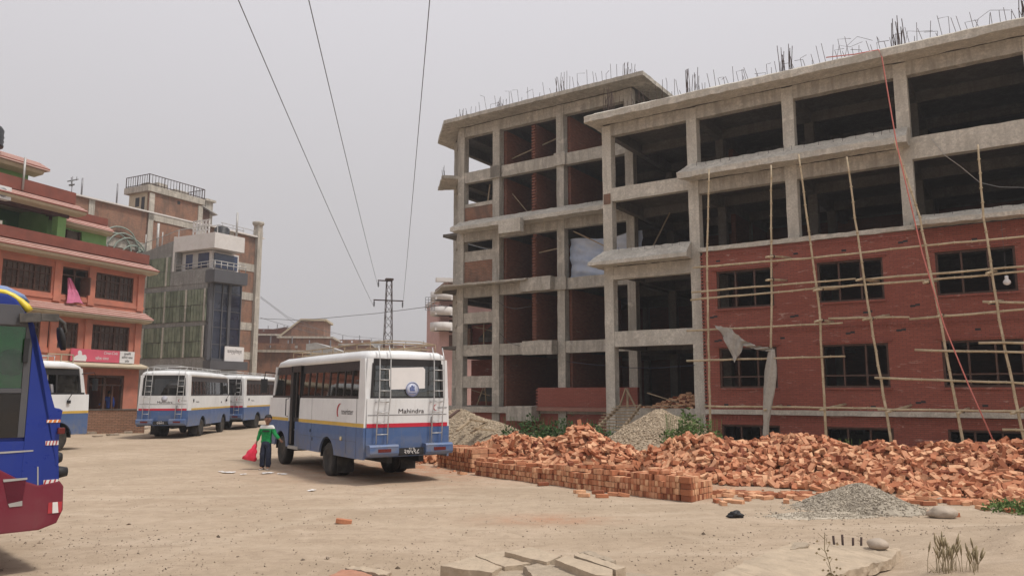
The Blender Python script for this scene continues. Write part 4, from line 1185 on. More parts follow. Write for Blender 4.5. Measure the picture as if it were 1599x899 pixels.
def ground():
    xs = []; x = -22.0
    def axis(lo, hi, fine, coarse_end):
        v = []; t = lo
        while t <= hi: v.append(t); t += fine
        st = fine; a = v[-1]
        while a < coarse_end: st *= 1.3; a += st; v.append(a)
        st = fine; a = lo; pre = []
        while a > -coarse_end: st *= 1.3; a -= st; pre.append(a)
        return pre[::-1] + v
    X = axis(-20, 16, .14, 1500); Y = axis(4.5, 30, .14, 1500)
    nx, ny = len(X), len(Y)
    vs = []; 
    for y in Y:
        for x in X:
            near = 1 if abs(x) < 120 and abs(y) < 150 else 0
            z = gh(x, y) if near else 0
            if near and abs(x) < 20 and 4 < y < 32:
                z += .006 * noise.noise(V((x * 3.1, y * 3.1, 0))) + .004 * noise.noise(V((x * 2.1 + 9, y * 1.3, 0)))
            vs.append((x, y, z))
    fs = [(j*nx+i, j*nx+i+1, (j+1)*nx+i+1, (j+1)*nx+i) for j in range(ny-1) for i in range(nx-1)]
    me = D.meshes.new('ground'); me.from_pydata(vs, [], fs)
    for p in me.polygons: p.use_smooth = True
    at = me.attributes.new('dust', 'FLOAT', 'POINT')
    A, Bq = G(1100, 765), G(700, 728)
    def dist_seg(x, y):
        dx, dy = Bq.x - A.x, Bq.y - A.y; t = max(0, min(1, ((x-A.x)*dx + (y-A.y)*dy) / (dx*dx+dy*dy)))
        return math.hypot(x - A.x - t*dx, y - A.y - t*dy)
    vals = []
    for (x, y, z) in vs:
        d = min(dist_seg(x, y), math.hypot((x - 9) * .8, (y - 15.5)) * .9 + .1)
        q = max(0, 1 - d / 1.6) * .9
        q = max(q, .75 * math.exp(-((x + 2.5) ** 2 / 9 + (y - 20.5) ** 2 / 8)))
        q = max(q, .6 * math.exp(-(((x - .55) / .9) ** 2 + ((y - 12.3) / .5) ** 2)))
        vals.append(q)
    at.data.foreach_set('value', vals)
    a2 = me.attributes.new('track', 'FLOAT', 'POINT')
    a2.data.foreach_set('value', [trk(x, y) if (abs(x) < 30 and 4 < y < 45) else 0.0 for (x, y, z) in vs])
    t = NT('dusty ground'); co = t.coord()
    base = t.ramp(t.noise(.35, 6, .6, co), [(.3, (.40,.31,.22)), (.5, (.47,.366,.265)), (.7, (.54,.43,.32))])
    # wheel worn streaks running across the yard
    m = t.n('ShaderNodeMapping'); m.inputs['Rotation'].default_value = (0, 0, math.radians(16)); m.inputs['Scale'].default_value = (.45, 1.9, 1)
    c0 = t.n('ShaderNodeTexCoord'); t.l(c0.outputs['Object'], m.inputs[0])
    st = t.noise(1.6, 6, .62, m.outputs[0], .5)
    base = t.mix(t.ramp(st, [(.38, .28), (.52, 0)]), base, (.36,.275,.19))
    base = t.mix(t.ramp(st, [(.60, 0), (.76, .25)]), base, (.60,.48,.36))
    base = t.mix(t.ramp(t.noise(4.5, 7, .72, co, .6), [(.38, .45), (.55, 0)]), base, (.34,.26,.185))
    base = t.mix(t.ramp(t.noise(1.2, 6, .7, co, .9), [(.52, 0), (.68, .4)]), base, (.62,.50,.38))
    m2 = t.n('ShaderNodeMapping'); m2.inputs['Rotation'].default_value = (0, 0, math.radians(-28)); m2.inputs['Scale'].default_value = (.3, 4.5, 1)
    t.l(c0.outputs['Object'], m2.inputs[0])
    st2 = t.noise(2.4, 5, .6, m2.outputs[0], .4)
    base = t.mix(t.ramp(st2, [(.60, 0), (.68, .35)]), base, (.31,.235,.165))
    ta = t.n('ShaderNodeAttribute', attribute_name='track')
    base = t.mix(t.math('MULTIPLY', ta.outputs['Fac'], t.ramp(t.noise(6, 6, .7, co), [(.3, .15), (.65, .75)])), base, (.62,.51,.39))
    # dark specks, pale grit
    v = t.n('ShaderNodeTexVoronoi'); v.inputs['Scale'].default_value = 9; t.l(co, v.inputs['Vector'])
    sp = t.math('MULTIPLY', t.ramp(v.outputs['Distance'], [(.08, 1), (.13, 0)]), t.ramp(t.noise(1.7, 4, .7, co), [(.5, 0), (.62, .8)]))
    base = t.mix(sp, base, (.17,.13,.10))
    base = t.mix(t.ramp(t.noise(60, 4, .75, co), [(.3, .4), (.5, 0), (.62, 0), (.75, .4)]), base, (.30,.24,.18))
    a = t.n('ShaderNodeAttribute', attribute_name='dust')
    dm = t.math('MULTIPLY', a.outputs['Fac'], t.ramp(t.noise(2.2, 6, .7, co), [(.32, 0), (.62, 1)]))
    base = t.mix(dm, base, (.47,.185,.09))
    far = t.noise(.06, 4, .6, co)
    base = t.mix(t.ramp(far, [(.5, 0), (.7, .3)]), base, (.33,.28,.2))
    h = t.math('ADD', t.math('MULTIPLY', st, .12), t.math('ADD', t.noise(7, 6, .7, co), t.math('MULTIPLY', t.noise(55, 5, .75, co), .6)))
    t.fin(base, .96, t.bump(h, .75, .04), 0, .15)
    me.materials.append(t.mat)
    o = D.objects.new('ground', me); COL.objects.link(o)
    tag(o, 'dusty pale brown dirt yard', None, None, 'structure')
ground()
low_wall()

# ================================================================ bricks
MOUNDS = []
for px, dist, h, r in ((700, 22.6, .38, 1.5), (745, 22.0, .50, 1.6), (803, 21.6, .92, 1.9), (850, 21.2, .72, 1.6), (905, 20.8, 1.10, 2.1), (955, 20.2, .60, 1.4), (1010, 18.6, .50, 1.5), (1062, 18.8, 1.02, 1.9),
                       (1112, 19.0, .98, 1.8), (1165, 18.6, .80, 1.8), (1228, 18.6, 1.12, 2.1), (1282, 17.8, .95, 1.9), (1335, 17.4, .68, 1.8), (1375, 17.2, .88, 1.9), (1440, 17.0, .92, 2.1), (1500, 16.6, .78, 2.0),
                       (1550, 16.5, .98, 2.2), (1630, 16.1, 1.08, 2.4), (1700, 15.9, 1.05, 2.5), (1800, 15.8, 1.1, 2.6), (1920, 15.5, .9, 2.4)):
    p = AT(px, 613, dist); MOUNDS.append((p.x, dist, h, r))
LIM = [(G(690, 722), G(735, 735)), (G(735, 735), G(870, 755)), (G(870, 755), G(1010, 738)), (G(1010, 745), G(1130, 757)), (G(1130, 757), G(1290, 766)), (G(1290, 766), G(1400, 772)), (G(1400, 772), G(1480, 787)), (G(1480, 787), G(1640, 790)), (G(1640, 790), G(1900, 795))]
def base_y(x, y):
    """the near edge of the heap along the viewing direction from the yard"""
    u = x / y
    for a, b in LIM:
        ua, ub = a.x / a.y, b.x / b.y
        if ua <= u <= ub:
            k = (u - ua) / (ub - ua); return a.y + (b.y - a.y) * k
    return 12.8 if u > .5 else 22
def heap(x, y):
    z = 0; 
    for (cx, cy, h, r) in MOUNDS:
        d = math.hypot(x - cx, (y - cy) * .92) / r
        if d < 1: z = max(z, h * (1 - d ** 1.35)) if d > .05 else max(z, h)
    acc = 0
    for (cx, cy, h, r) in MOUNDS:
        d = math.hypot(x - cx, y - cy) / (r * 1.15)
        if d < 1: acc += (h * (1 - d) ** 1.05) ** 6
    z = max(z * .84, acc ** (1/6) * .95)
    z *= 1 + .16 * noise.noise(V((x * 1.3, y * 1.3, 5)))
    by = base_y(x, y)
    ramp_ = (y - by) * .62
    return min(z, max(0, ramp_)) if z > 0 else 0

def brick_heaps():
    r = random.Random(21)
    XS = [MOUNDS[0][0] - 2 + .25 * i for i in range(92)]; YS = [12.2 + .25 * i for i in range(54)]
    vs = []; 
    for y in YS:
        for x in XS:
            h = heap(x, y); vs.append((x, y, h - .20 if h > .16 else (h - .12 if h > .06 else -.15)))
    nx = len(XS)
    fs = [(j*nx+i, j*nx+i+1, (j+1)*nx+i+1, (j+1)*nx+i) for j in range(len(YS)-1) for i in range(nx-1)
          if max(vs[q][2] for q in (j*nx+i, j*nx+i+1, (j+1)*nx+i+1, (j+1)*nx+i)) > -.1]
    base = MB(); base.v = [V(p) for p in vs]; base.f = [list(f) for f in fs]; base.m = [0]*len(fs); base.sm = [False]*len(fs); base.tone = [.03]*len(fs)  # low tone meant to paint dark gap shade under the bricks
    items = []     # (distance, matrix, kind)
    n = 0
    while n < 9800:
        x = r.uniform(XS[0], XS[-1]); y = r.uniform(12.2, 24.5)
        if r.random() < .3: y = r.uniform(12.2, 18.5)
        h = heap(x, y)
        if h < .015 or h > 5: continue
        e = .12; gx = (heap(x+e, y) - heap(x-e, y)) / (2*e); gy = (heap(x, y+e) - heap(x, y-e)) / (2*e)
        nrm = V((-gx, -gy, 1)).normalized(); nrm = (nrm + V((r.gauss(0, .38), r.gauss(0, .38), r.gauss(0, .1)))).normalized()
        if r.random() < .22:
            nrm = V((r.uniform(-1, 1), r.uniform(-1, 1), r.uniform(-.2, .7))).normalized()
        q = V((0, 0, 1)).rotation_difference(nrm).to_matrix().to_4x4() @ Matrix.Rotation(r.uniform(0, 6.28), 4, 'Z')
        M = q; ground_z = gh(x, y)
        dz = (r.uniform(-.17, -.02) if r.random() < .5 else r.uniform(-.05, .06)) if h > .16 else .03
        M.translation = (x, y, ground_z + h + dz)
        items.append((math.hypot(x, y), M, 'heap')); n += 1
    # loose ones scattered at the foot
    for _ in range(170):
        px = r.uniform(1000, 1640); k = r.expovariate(1) * 5
        p = G(px, 760 + (px - 1000) * .045 + k); x, y = p.x, p.y
        M = Matrix.Rotation(r.uniform(0, 6.28), 4, 'Z') @ Matrix.Rotation(r.uniform(-.25, .25), 4, 'X'); M.translation = (x, y, gh(x, y) + .03)
        items.append((math.hypot(x, y) + 50 * (k > 9), M, 'heap'))
    # the low stack: bricks on edge in courses
    a, b = G(1060, 780), G(742, 742); L = (b - a).length; d = (b - a).normalized(); nn = V((d.y, -d.x, 0))
    if nn.y < 0: nn = -nn
    Rz = Matrix((d, nn, V((0,0,1)))).transposed().to_4x4()
    stack = []
    def course_n(s):
        v = 3.9 - .18 * s + .6 * noise.noise(V((s * 1.2, 0, 0)))
        return int(max(2, min(4, round(v))))
    for row in range(3):
        s = 0
        while s < L:
            nc = course_n(s)
            if row == 2 and noise.noise(V((s, 4, 0))) < -.1: s += .069; continue
            for c in range(nc):
                if c == nc - 1 and r.random() < .12: continue
                M = Rz @ Matrix.Rotation(math.pi/2, 4, 'Z') @ Matrix.Rotation(math.pi/2 + r.uniform(-.04, .04), 4, 'X') @ Matrix.Rotation(r.uniform(-.03, .03), 4, 'Y')
                p = a + d * (s + .035) + nn * (.12 + row * .245 + r.uniform(-.02, .02))
                M.translation = (p.x, p.y, gh(p.x, p.y) + .055 + c * .112)
                stack.append((math.hypot(p.x, p.y) if row == 0 else 99, M, 'stack'))
            s += .069
    # turned bricks closing the near end
    for row in range(4):
        for c in range(4):
            for j in range(2):
                if c == 3 and row > 1 and r.random() < .4: continue
                M = Rz @ Matrix.Rotation(r.uniform(-.05, .05), 4, 'Z') @ (Matrix.Rotation(math.pi/2, 4, 'X') if c % 2 else Matrix.Rotation(math.pi/2, 4, 'X') )
                p = a - d * (.13 + j * .24) * 1.0 + nn * (.05 + row * .075 + (.0 if c % 2 else .02) + r.uniform(-.01, .01)) + d * (j * 0)
                M.translation = (p.x, p.y, gh(p.x, p.y) + .055 + c * .112)
                if j == 0: stack.append((math.hypot(p.x, p.y), M, 'stack'))
    for row in range(4, 10):
        for c in range(3):
            M = Rz @ Matrix.Rotation(math.pi/2, 4, 'X'); p = a - d * .13 + nn * (.05 + row * .075)
            M.translation = (p.x, p.y, gh(p.x, p.y) + .055 + c * .112); stack.append((99, M, 'stack'))
    # loose bricks lying on top of the stack
    for k in range(60):
        s = r.uniform(.1, L); p = a + d * s + nn * r.uniform(.1, .65)
        M = Rz @ Matrix.Rotation(r.uniform(0, 3.1), 4, 'Z') @ Matrix.Rotation(r.uniform(-.2, .2), 4, 'X')
        M.translation = (p.x, p.y, gh(p.x, p.y) + .055 + (course_n(s) - .5) * .112 + .035); stack.append((math.hypot(p.x, p.y), M, 'stack'))
    # a second short stack behind the bus
    a2, b2 = G(742, 737), G(688, 727); d2 = (b2 - a2).normalized(); n2 = V((d2.y, -d2.x, 0)); n2 = -n2 if n2.y < 0 else n2
    R2 = Matrix((d2, n2, V((0,0,1)))).transposed().to_4x4(); s = 0
    while s < (b2 - a2).length:
        for row in range(3):
            for c in range(5):
                if c == 4 and r.random() < .3: continue
                p = a2 + d2 * s + n2 * (row * .24 + r.uniform(-.02, .02)) 
                M = R2 @ Matrix.Rotation(math.pi/2, 4, 'Z') @ Matrix.Rotation(math.pi/2, 4, 'X'); M.translation = (p.x, p.y, gh(p.x, p.y) + .055 + c * .112)
                stack.append((60, M, 'stack'))
        s += .069
    loose = []
    LB = [((905, 768), 'leaning loose brick, leftmost of the small group before the low stack'), ((912, 774), 'loose brick lying flat under the leftmost leaning one'), ((934, 769), 'loose brick end on in the small group before the stack'),
          ((940, 775), 'loose brick flat in the middle of the small group before the stack'), ((958, 772), 'long tilted loose brick right in the small group before the stack'), ((974, 773), 'loose brick touching the stack at the right of the small group'),
          ((848, 757), 'single brick against the stack foot left of the small loose group'), ((1082, 777), 'loose brick beside the near end of the stack'), ((1089, 773), 'second loose brick beyond the near end of the stack'),
          ((1136, 775), 'lone brick pair piece on the dirt right of the stack, larger one'), ((1140, 771), 'brick piece just behind the lone brick on the dirt'), ((1155, 769), 'small brick piece lying alone on the dirt'),
          ((1198, 779), 'lone flat brick on the dirt nearest the grey gravel'), ((1231, 774), 'lone brick on the dirt just left of the grey gravel'), ((537, 816), 'dark broken brick piece alone in the middle of the dirt yard'),
          ((1126, 768), 'loose brick at the heap foot right of the stack'), ((722, 741), 'brick lying flat before the short rear stack')]
    for (q, lab) in LB:
        p = G(*q); M = Matrix.Rotation(r.uniform(-.5, .9), 4, 'Z') @ Matrix.Rotation(r.uniform(-.2, .2), 4, 'Y'); M.translation = (p.x, p.y, gh(p.x, p.y) + .035)
        loose.append((M, lab))
    # meshes
    protos = []
    for k in range(6):
        mb = MB(); mb.obox(Matrix.Identity(4), .115 * r.uniform(.94, 1.02), .054, .033); o = mb.build('brick', MAT['brick'], None, bev=.006)
        me = o.data
        for v in me.vertices: v.co += noise.noise_vector(v.co * 22 + V((k*7, 0, 0))) * .004
        at = me.attributes.get('tone') or me.attributes.new('tone', 'FLOAT', 'FACE')
        at.data.foreach_set('value', [0.0] * len(me.polygons))
        D.objects.remove(o); protos.append(me)
    def place(M, lab, grp):
        o = D.objects.new('brick', r.choice(protos)); COL.objects.link(o); o.matrix_world = M
        tag(o, lab, 'brick', grp)
    for M, lab in loose: place(M, lab, None)
    # visible ones: keep only bricks whose top is not buried, nearest first
    vis = [i for i in items if i[0] < 45]
    vis.sort(key=lambda i: i[0]); stack.sort(key=lambda i: i[0])
    near_s = [s_ for s_ in stack if s_[0] < 45][:105]; ids = {id(i) for i in near_s}
    def shows(M):
        p = M.translation
        if abs(p.x / p.y) > .655: return False
        if p.z < gh(p.x, p.y) + heap(p.x, p.y) - .02: return False
        q = p + (V((0, -.22, .10)))          # a brick just in front would hide it
        for o_ in taken:
            if (o_ - p).length < .10: return False
        return True
    taken = []; near_h = []
    for i in vis:
        if len(near_h) >= 165: break
        if shows(i[1]): near_h.append(i); taken.append(i[1].translation.copy())
    ids |= {id(i) for i in near_h}
    for i in near_s: place(i[1], 'orange brick built into the long low stack at the yard edge', 'bricks of the low stack')
    for i in near_h: place(i[1], 'loose orange brick tumbled at the near foot of the long brick heap', 'bricks tumbled on the heap')
    hb = base
    for i in items + stack:
        if id(i) in ids: continue
        k = r.uniform(.92, 1.0)
        if i[2] == 'heap' and r.random() < .28: k *= r.uniform(.35, .8)
        hb.obox(i[1], .115 * k, .052 * r.uniform(.92, 1.0), .032, 0, r.random() * .97)
    for _ in range(2600):
        x = r.uniform(XS[0], XS[-1]); y = r.uniform(12.2, 23)
        h = heap(x, y)
        if h < .01:
            if heap(x, y + .7) < .05 and heap(x + .5, y + .5) < .05: continue
        M = Matrix.Rotation(r.uniform(0, 6.28), 4, 'Z') @ Matrix.Rotation(r.uniform(0, 3), 4, 'X'); M.translation = (x, y, gh(x, y) + h + r.uniform(-.04, .04) * (h > .02))
        s_ = r.uniform(.008, .032); hb.obox(M, s_ * r.uniform(.8, 1.6), s_, s_ * r.uniform(.5, .9), 0, r.random() * .97)
    o = hb.build('brick_heap', MAT['brick'])
    tag(o, 'long heap and stack of loose orange bricks in front of the building', 'bricks', None, 'stuff')
brick_heaps()

# ================================================================ gravel, stones, slabs
OCT = [V((1,0,0)), V((-1,0,0)), V((0,1,0)), V((0,-1,0)), V((0,0,1)), V((0,0,-1))]
OF = [(0,2,4),(2,1,4),(1,3,4),(3,0,4),(2,0,5),(1,2,5),(3,1,5),(0,3,5)]
def pebble(mb, p, s, r):
    q = Matrix.Rotation(r.uniform(0, 6.28), 3, 'Z') @ Matrix.Rotation(r.uniform(0, 3), 3, 'X')
    sx, sy, sz = s * r.uniform(.7, 1.3), s * r.uniform(.6, 1.1), s * r.uniform(.4, .8)
    mb.add([p + q @ V((c.x*sx, c.y*sy, c.z*sz)) for c in OCT], OF, 0, False, r.random())

def mound(name, c, rx, ry, h, m, seed, n, s, label, pw=1.0, asym=(0, 0)):
    r = random.Random(seed); mb = MB()
    N = 44; vs = []; 
    def H(u, v):
        d = math.hypot(u, v); ang = math.atan2(v, u)
        rad = 1 + .16 * math.sin(ang * 2 + seed) + .10 * math.sin(ang * 3.7 + seed * 2)
        d /= rad
        if d >= 1: return 0
        return h * (1 - d ** 1.25) ** pw * (1 + .14 * noise.noise(V((u * 2.2, v * 2.2, seed)))) 
    for j in range(N + 1):
        for i in range(N + 1):
            u, v = (i / N * 2 - 1) * 1.25, (j / N * 2 - 1) * 1.25
            x, y = c.x + u * rx, c.y + v * ry; z = H(u, v)
            z = gh(x, y) + z + .012 * noise.noise(V((x * 6, y * 6, seed))) if z > .004 else gh(x, y) - .08
            vs.append((x, y, z))
    fs = [(j*(N+1)+i, j*(N+1)+i+1, (j+1)*(N+1)+i+1, (j+1)*(N+1)+i) for j in range(N) for i in range(N)]
    mb.add(vs, fs, 0, False, .45)
    for _ in range(n):
        u, v = r.gauss(0, .42), r.gauss(0, .42)
        if math.hypot(u, v) > 1.35: continue
        x, y = c.x + u * rx, c.y + v * ry
        pebble(mb, V((x, y, gh(x, y) + H(u, v) + s * .1)), s * r.uniform(.5, 1.4), r)
    o = mb.build(name, m); tag(o, label, 'gravel', None, 'stuff')
    return o
g = G(1352, 800); mound('gravel_heap', V((g.x + .05, g.y + .35, 0)), 1.0, .8, .40, MAT['gravel_g'], 3, 6500, .022, 'small heap of grey gravel on the dirt in front of the brick heap', 1.15)
g = G(1290, 808); mound('gravel_spill', V((g.x, g.y + .1, 0)), 1.1, .4, .03, MAT['gravel_g'], 5, 1200, .016, 'thin spill of grey grit spreading left from the grey gravel heap')
p = AT(1022, 613, 25.0); mound('gravel_heap', V((p.x + .25, 25.1, 0)), 2.2, 2.2, 1.42, MAT['gravel_t'], 7, 11000, .042, 'tall heap of tan gravel against the concrete plinth beside the timber steps')
p = AT(722, 613, 27.5); mound('gravel_heap', V((p.x, 28.2, 0)), 3.0, 3.0, 1.35, MAT['gravel_t'], 9, 5000, .04, 'heap of sand and gravel between the big bus and the building')
p = AT(1065, 613, 28.0); mound('rubble_heap', B.w(-12.0, 2.0, 0), 1.9, 1.3, .62, MAT['brick'], 15, 500, .1, 'broken brick rubble') if False else None
def interior_rubble():
    r = random.Random(33); mb = MB()
    for _ in range(420):
        u, v = r.gauss(0, .5), r.gauss(0, .4); h = max(0, .62 * (1 - math.hypot(u, v)))
        M = Matrix.Rotation(r.uniform(0, 6), 4, 'Z') @ Matrix.Rotation(r.uniform(-.8, .8), 4, 'X'); M.translation = (-11.9 + u * 1.5, 1.6 + v * 1.2, 1.17 + h * r.uniform(.3, 1))
        mb.obox(M, .11, .055, .035, 0, .12 + r.random() * .2)
    for _ in range(120):
        M = Matrix.Rotation(r.uniform(0, 6), 4, 'Z'); M.translation = (r.uniform(-13.6, -11.3), r.uniform(.3, 1.2), 1.17)
        mb.obox(M, .11, .055, .035, 0, .2 + r.random() * .2)
    o = mb.build('brick_rubble', MAT['brick']); o.location = B.o; o.rotation_euler = (0, 0, B.rot)
    tag(o, 'heap of dark broken brick rubble inside the ground floor bay', 'rubble', None, 'stuff')
interior_rubble()

def pebbles():
    r = random.Random(14); mb = MB()
    for _ in range(9500):
        px = r.uniform(-20, 1620); py = 899 - (899 - 668) * r.random() ** .75 if r.random() < .8 else r.uniform(820, 905)
        p = G(px, py)
        if p.y > 32: continue
        if noise.noise(V((p.x * .5, p.y * .5, 2))) < -.05 and r.random() < .7: continue
        s = .006 + .012 * r.random() ** 4
        if r.random() < .004: s = r.uniform(.022, .035)
        pebble(mb, V((p.x, p.y, gh(p.x, p.y) + s * .2)), s, r)
    o = mb.build('pebbles', MAT['pebble']); tag(o, 'small stones and grit scattered over the dirt yard', 'pebbles', None, 'stuff')
pebbles()

def slab(name, px_pts, z, th, label, tilt=0, m=None, cat='slab', sub=.055, amp=.016):
    """a stone slab given by its top outline surveyed in the yard"""
    P = [G(a, b, z) for a, b in px_pts]
    c = sum(P, V()) / len(P)
    pts = [((p - c).x, (p - c).y) for p in P]
    mb = MB()
    mb.prism(pts, 'z', -th, 0)
    o = mb.build(name, [m or MAT['slab']], None, loc=(c.x, c.y, z), sub=sub, amp=amp, freq=9)
    for v in o.data.vertices: v.co.z += tilt * v.co.x
    tag(o, label, cat, None, 'thing')
    return o
DS = MAT['slab_d']
slab('concrete_slab', [(688, 883), (739, 867), (785, 884), (768, 893)], .17, .10, 'flat tan slab lying at the left front of the broken slab pile', amp=.007)
slab('concrete_slab', [(742, 866), (786, 859), (829, 879), (788, 884)], .18, .10, 'second flat slab butted behind the left front one', amp=.007)
slab('concrete_slab', [(788, 861), (829, 853), (876, 867), (854, 877)], .23, .07, 'thin pale slab at the back of the broken slab pile', amp=.006)
slab('concrete_slab', [(770, 895), (790, 886), (822, 884), (824, 906), (772, 906)], .13, .12, 'crumbling slab piece between the two left slabs', m=DS, amp=.018)
slab('concrete_slab', [(818, 883), (845, 877), (924, 895), (934, 908), (840, 908)], .20, .17, 'rough thick slab with broken face at the front of the slab pile', m=DS, amp=.016)
slab('concrete_slab', [(867, 873), (884, 867), (957, 888), (955, 899), (930, 897)], .27, .14, 'long narrow slab lying beside the rough thick one', amp=.006)
slab('concrete_slab', [(896, 866), (910, 863), (977, 885), (962, 889)], .25, .16, 'rightmost long narrow slab of the broken slab pile', amp=.006)
slab('concrete_slab', [(905, 861), (918, 859), (962, 874), (950, 876)], .21, .12, 'jagged dark slab behind the rightmost narrow one', m=DS, amp=.02)
slab('concrete_slab', [(958, 900), (980, 894), (1030, 897), (1040, 912), (960, 915)], .08, .1, 'low crumbling slab piece at the right foot of the slab pile', m=DS)
slab('flat_stone', [(514, 897), (536, 887), (582, 896), (588, 905), (520, 908)], .10, .08, 'reddish flat stone at the bottom edge of the yard', m=plain('reddish slab', (.40,.20,.13), .9, .2, 6, .4))
slab('flat_stone', [(540, 885), (552, 882), (612, 892), (604, 898)], .11, .06, 'pale flat stone lying behind the reddish one')
slab('concrete_plate', [(1095, 905), (1238, 846), (1408, 856), (1390, 872), (1285, 905)], .22, .10, 'large pale concrete plate with rebar stubs on the near right', amp=.024, sub=.06)
slab('broken_concrete', [(1234, 855), (1240, 846), (1264, 846), (1262, 852)], .24, .2, 'dark broken concrete lump at the back left corner of the large plate', m=MAT['slab_d'])
def stubs():
    R = empty('rebar_stubs', G(1325, 850, .22)); tag(R, 'four short rusty rebar stubs sticking up behind the large concrete plate', 'rebar')
    for (a, b), t in (((1304, 850), (1301, 836)), ((1316, 848), (1315, 834)), ((1331, 850), (1332, 839)), ((1343, 849), (1345, 838))):
        p = G(a, b, .22); q = AT(t[0], t[1], p.y)
        MB().path([V((p.x, p.y, .05)) - R.location, q - R.location], .014, 6).build('bar', MAT['rebar'], R)
stubs()
def boulder(px, py, sx, sy, sz, label, seed, m=None, name='boulder', z=None, amp=.25):
    p = G(px, py, z or 0); mb = MB(); N, K = 14, 20; secs = []
    for j in range(1, N):
        t = math.pi * j / N; ring = []
        for k in range(K):
            a = 2 * math.pi * k / K; q = V((math.sin(t)*math.cos(a), math.sin(t)*math.sin(a), -math.cos(t)))
            f = 1 + amp * noise.noise(q * 1.3 + V((seed, 0, 0))) + amp * .4 * noise.noise(q * 4 + V((seed, 0, 0)))
            ring.append(V((q.x * sx * f, q.y * sy * f, q.z * sz * f)))
        secs.append(ring)
    mb.loft(secs)
    base = z if z is not None else gh(p.x, p.y)
    o = mb.build(name, m or MAT['stone'], None, loc=(p.x, p.y, base + sz * .75), smooth=True)
    tag(o, label, 'stone')
boulder(1371, 856, .115, .1, .065, 'smooth rounded boulder resting on the large concrete plate', 3, z=.23, amp=.12)
boulder(1472, 812, .2, .17, .10, 'tan boulder half buried right of the grey gravel heap', 8)
boulder(1468, 785, .06, .05, .045, 'small dark stone between the gravel heap and the bricks', 11, MAT['slab_d'])
boulder(1148, 808, .10, .07, .06, 'dark crumpled lump lying alone on the dirt left of the gravel', 15, MAT['dark'], 'scrap_lump', amp=.8)

# ================================================================ plants
def leafy(name, c, rad, h, n, ls, m, seed, label, flat=.8, cat='plant', kind=None):
    r = random.Random(seed); mb = MB()
    for _ in range(n):
        a = r.uniform(0, 6.28); d = rad * math.sqrt(r.random()); x, y = d*math.cos(a), d*math.sin(a)*flat
        k = 1 - (d / rad) ** 2 * .7
        z = h * k * r.random() ** .6 * (.75 + .5 * noise.noise(V((c.x + x * 2.5, c.y + y * 2.5, seed))))
        p = V((x, y, z)); s = ls * r.uniform(.6, 1.4)
        t = V((r.uniform(-1, 1), r.uniform(-1, 1), r.uniform(-.2, .9))).normalized(); u = t.cross(V((r.uniform(-1,1), r.uniform(-1,1), r.uniform(-1,1)))).normalized()
        mb.add([p - t*s*.1, p + t*s*.5 + u*s*.3, p + t*s*1.1, p + t*s*.5 - u*s*.3], [(0,1,2,3)], 0, False, r.random()*.9)
    for _ in range(max(6, n // 45)):
        a = r.uniform(0, 6.28); d = rad * .8 * math.sqrt(r.random()); x, y = d*math.cos(a), d*math.sin(a)*flat
        mb.path([(x*.6, y*.6, -.05), (x, y, h*.45), (x*1.1, y*1.1, h*.85)], .006, 3)
    o = mb.build(name, m, None, loc=(c.x, c.y, gh(c.x, c.y) if kind != 'b' else c.z))
    tag(o, label, cat); return o
def P3(px, dist): q = AT(px, 613, dist); return V((q.x, dist, 0))
leafy('leafy_shrub', P3(826, 26.6), 1.1, 1.35, 1300, .11, MAT['leaf_d'], 1, 'dark leafy shrub below the concrete box at the foot of the building')
leafy('leafy_shrub', P3(864, 27.2), .9, 1.2, 900, .11, MAT['leaf_d'], 2, 'dark leafy shrub in front of the low red brick wall, middle one')
leafy('leafy_shrub', P3(905, 26.8), 1.2, 1.25, 1000, .10, MAT['leaf_d'], 3, 'spreading dark shrub left of the timber steps')
leafy('leafy_shrub', P3(938, 27.2), .7, 1.0, 500, .10, MAT['leaf_d'], 13, 'small dark shrub touching the timber steps')
leafy('weed_clump', P3(1066, 23.6), .75, 1.55, 1500, .10, MAT['leaf'], 4, 'bright green weed clump on the right slope of the tan gravel heap')
leafy('weed_clump', P3(1100, 24.6), .6, 1.35, 900, .10, MAT['leaf'], 5, 'green weed clump at the foot of the scaffold corner')
leafy('weed_clump', P3(716, 24.6), .5, .4, 260, .08, MAT['leaf'], 6, 'sparse weeds on the sandy heap beside the big bus')
leafy('weed_clump', P3(1324, 20.5), .5, .9, 250, .09, MAT['leaf'], 16, 'few weeds showing behind the dip of the brick heap')
g = G(1578, 800); leafy('weed_clump', V((g.x + .2, g.y, 0)), .62, .24, 600, .06, MAT['leaf'], 7, 'low green weeds on the dirt below the right end of the brick heap')
def stalks(c, n, h, seed, label, heads=True):
    r = random.Random(seed); mb = MB()
    for _ in range(n):
        dx, dy = r.gauss(0, .10), r.gauss(0, .07); lean = r.uniform(-.5, .7) * h * .5; hh = h * r.uniform(.5, 1.1)
        pts = [V((dx, dy, -.05)), V((dx + lean*.3, dy, hh*.5)), V((dx + lean, dy, hh))]
        mb.path(pts, .003, 3); t = r.random() * .9
        if heads:
            d = (pts[2]-pts[1]).normalized(); mb.path([pts[2] - d*.02, pts[2] + d*.03, pts[2] + d*.085], lambda u: .0085 * math.sin(max(.12, u) * 2.9) + .002, 5)
        for _ in range(2):
            a = r.uniform(0, 6.28); b = pts[0] + V((math.cos(a)*.1, math.sin(a)*.08, hh*.45)); mb.add([pts[0], pts[0] + V((.008, .0, 0)), b], [(0,1,2)], 0, False, r.random())
    o = mb.build('grass_tuft', MAT['dry'], None, loc=(c.x, c.y, gh(c.x, c.y))); tag(o, label, 'grass')
g = G(1490, 925); stalks(V((g.x, g.y, 0)), 34, .25, 3, 'tuft of dry seeding grass at the bottom right corner')
g = G(1520, 930); stalks(V((g.x, g.y, 0)), 12, .16, 9, 'shorter dry grass tuft right of the seeding one')
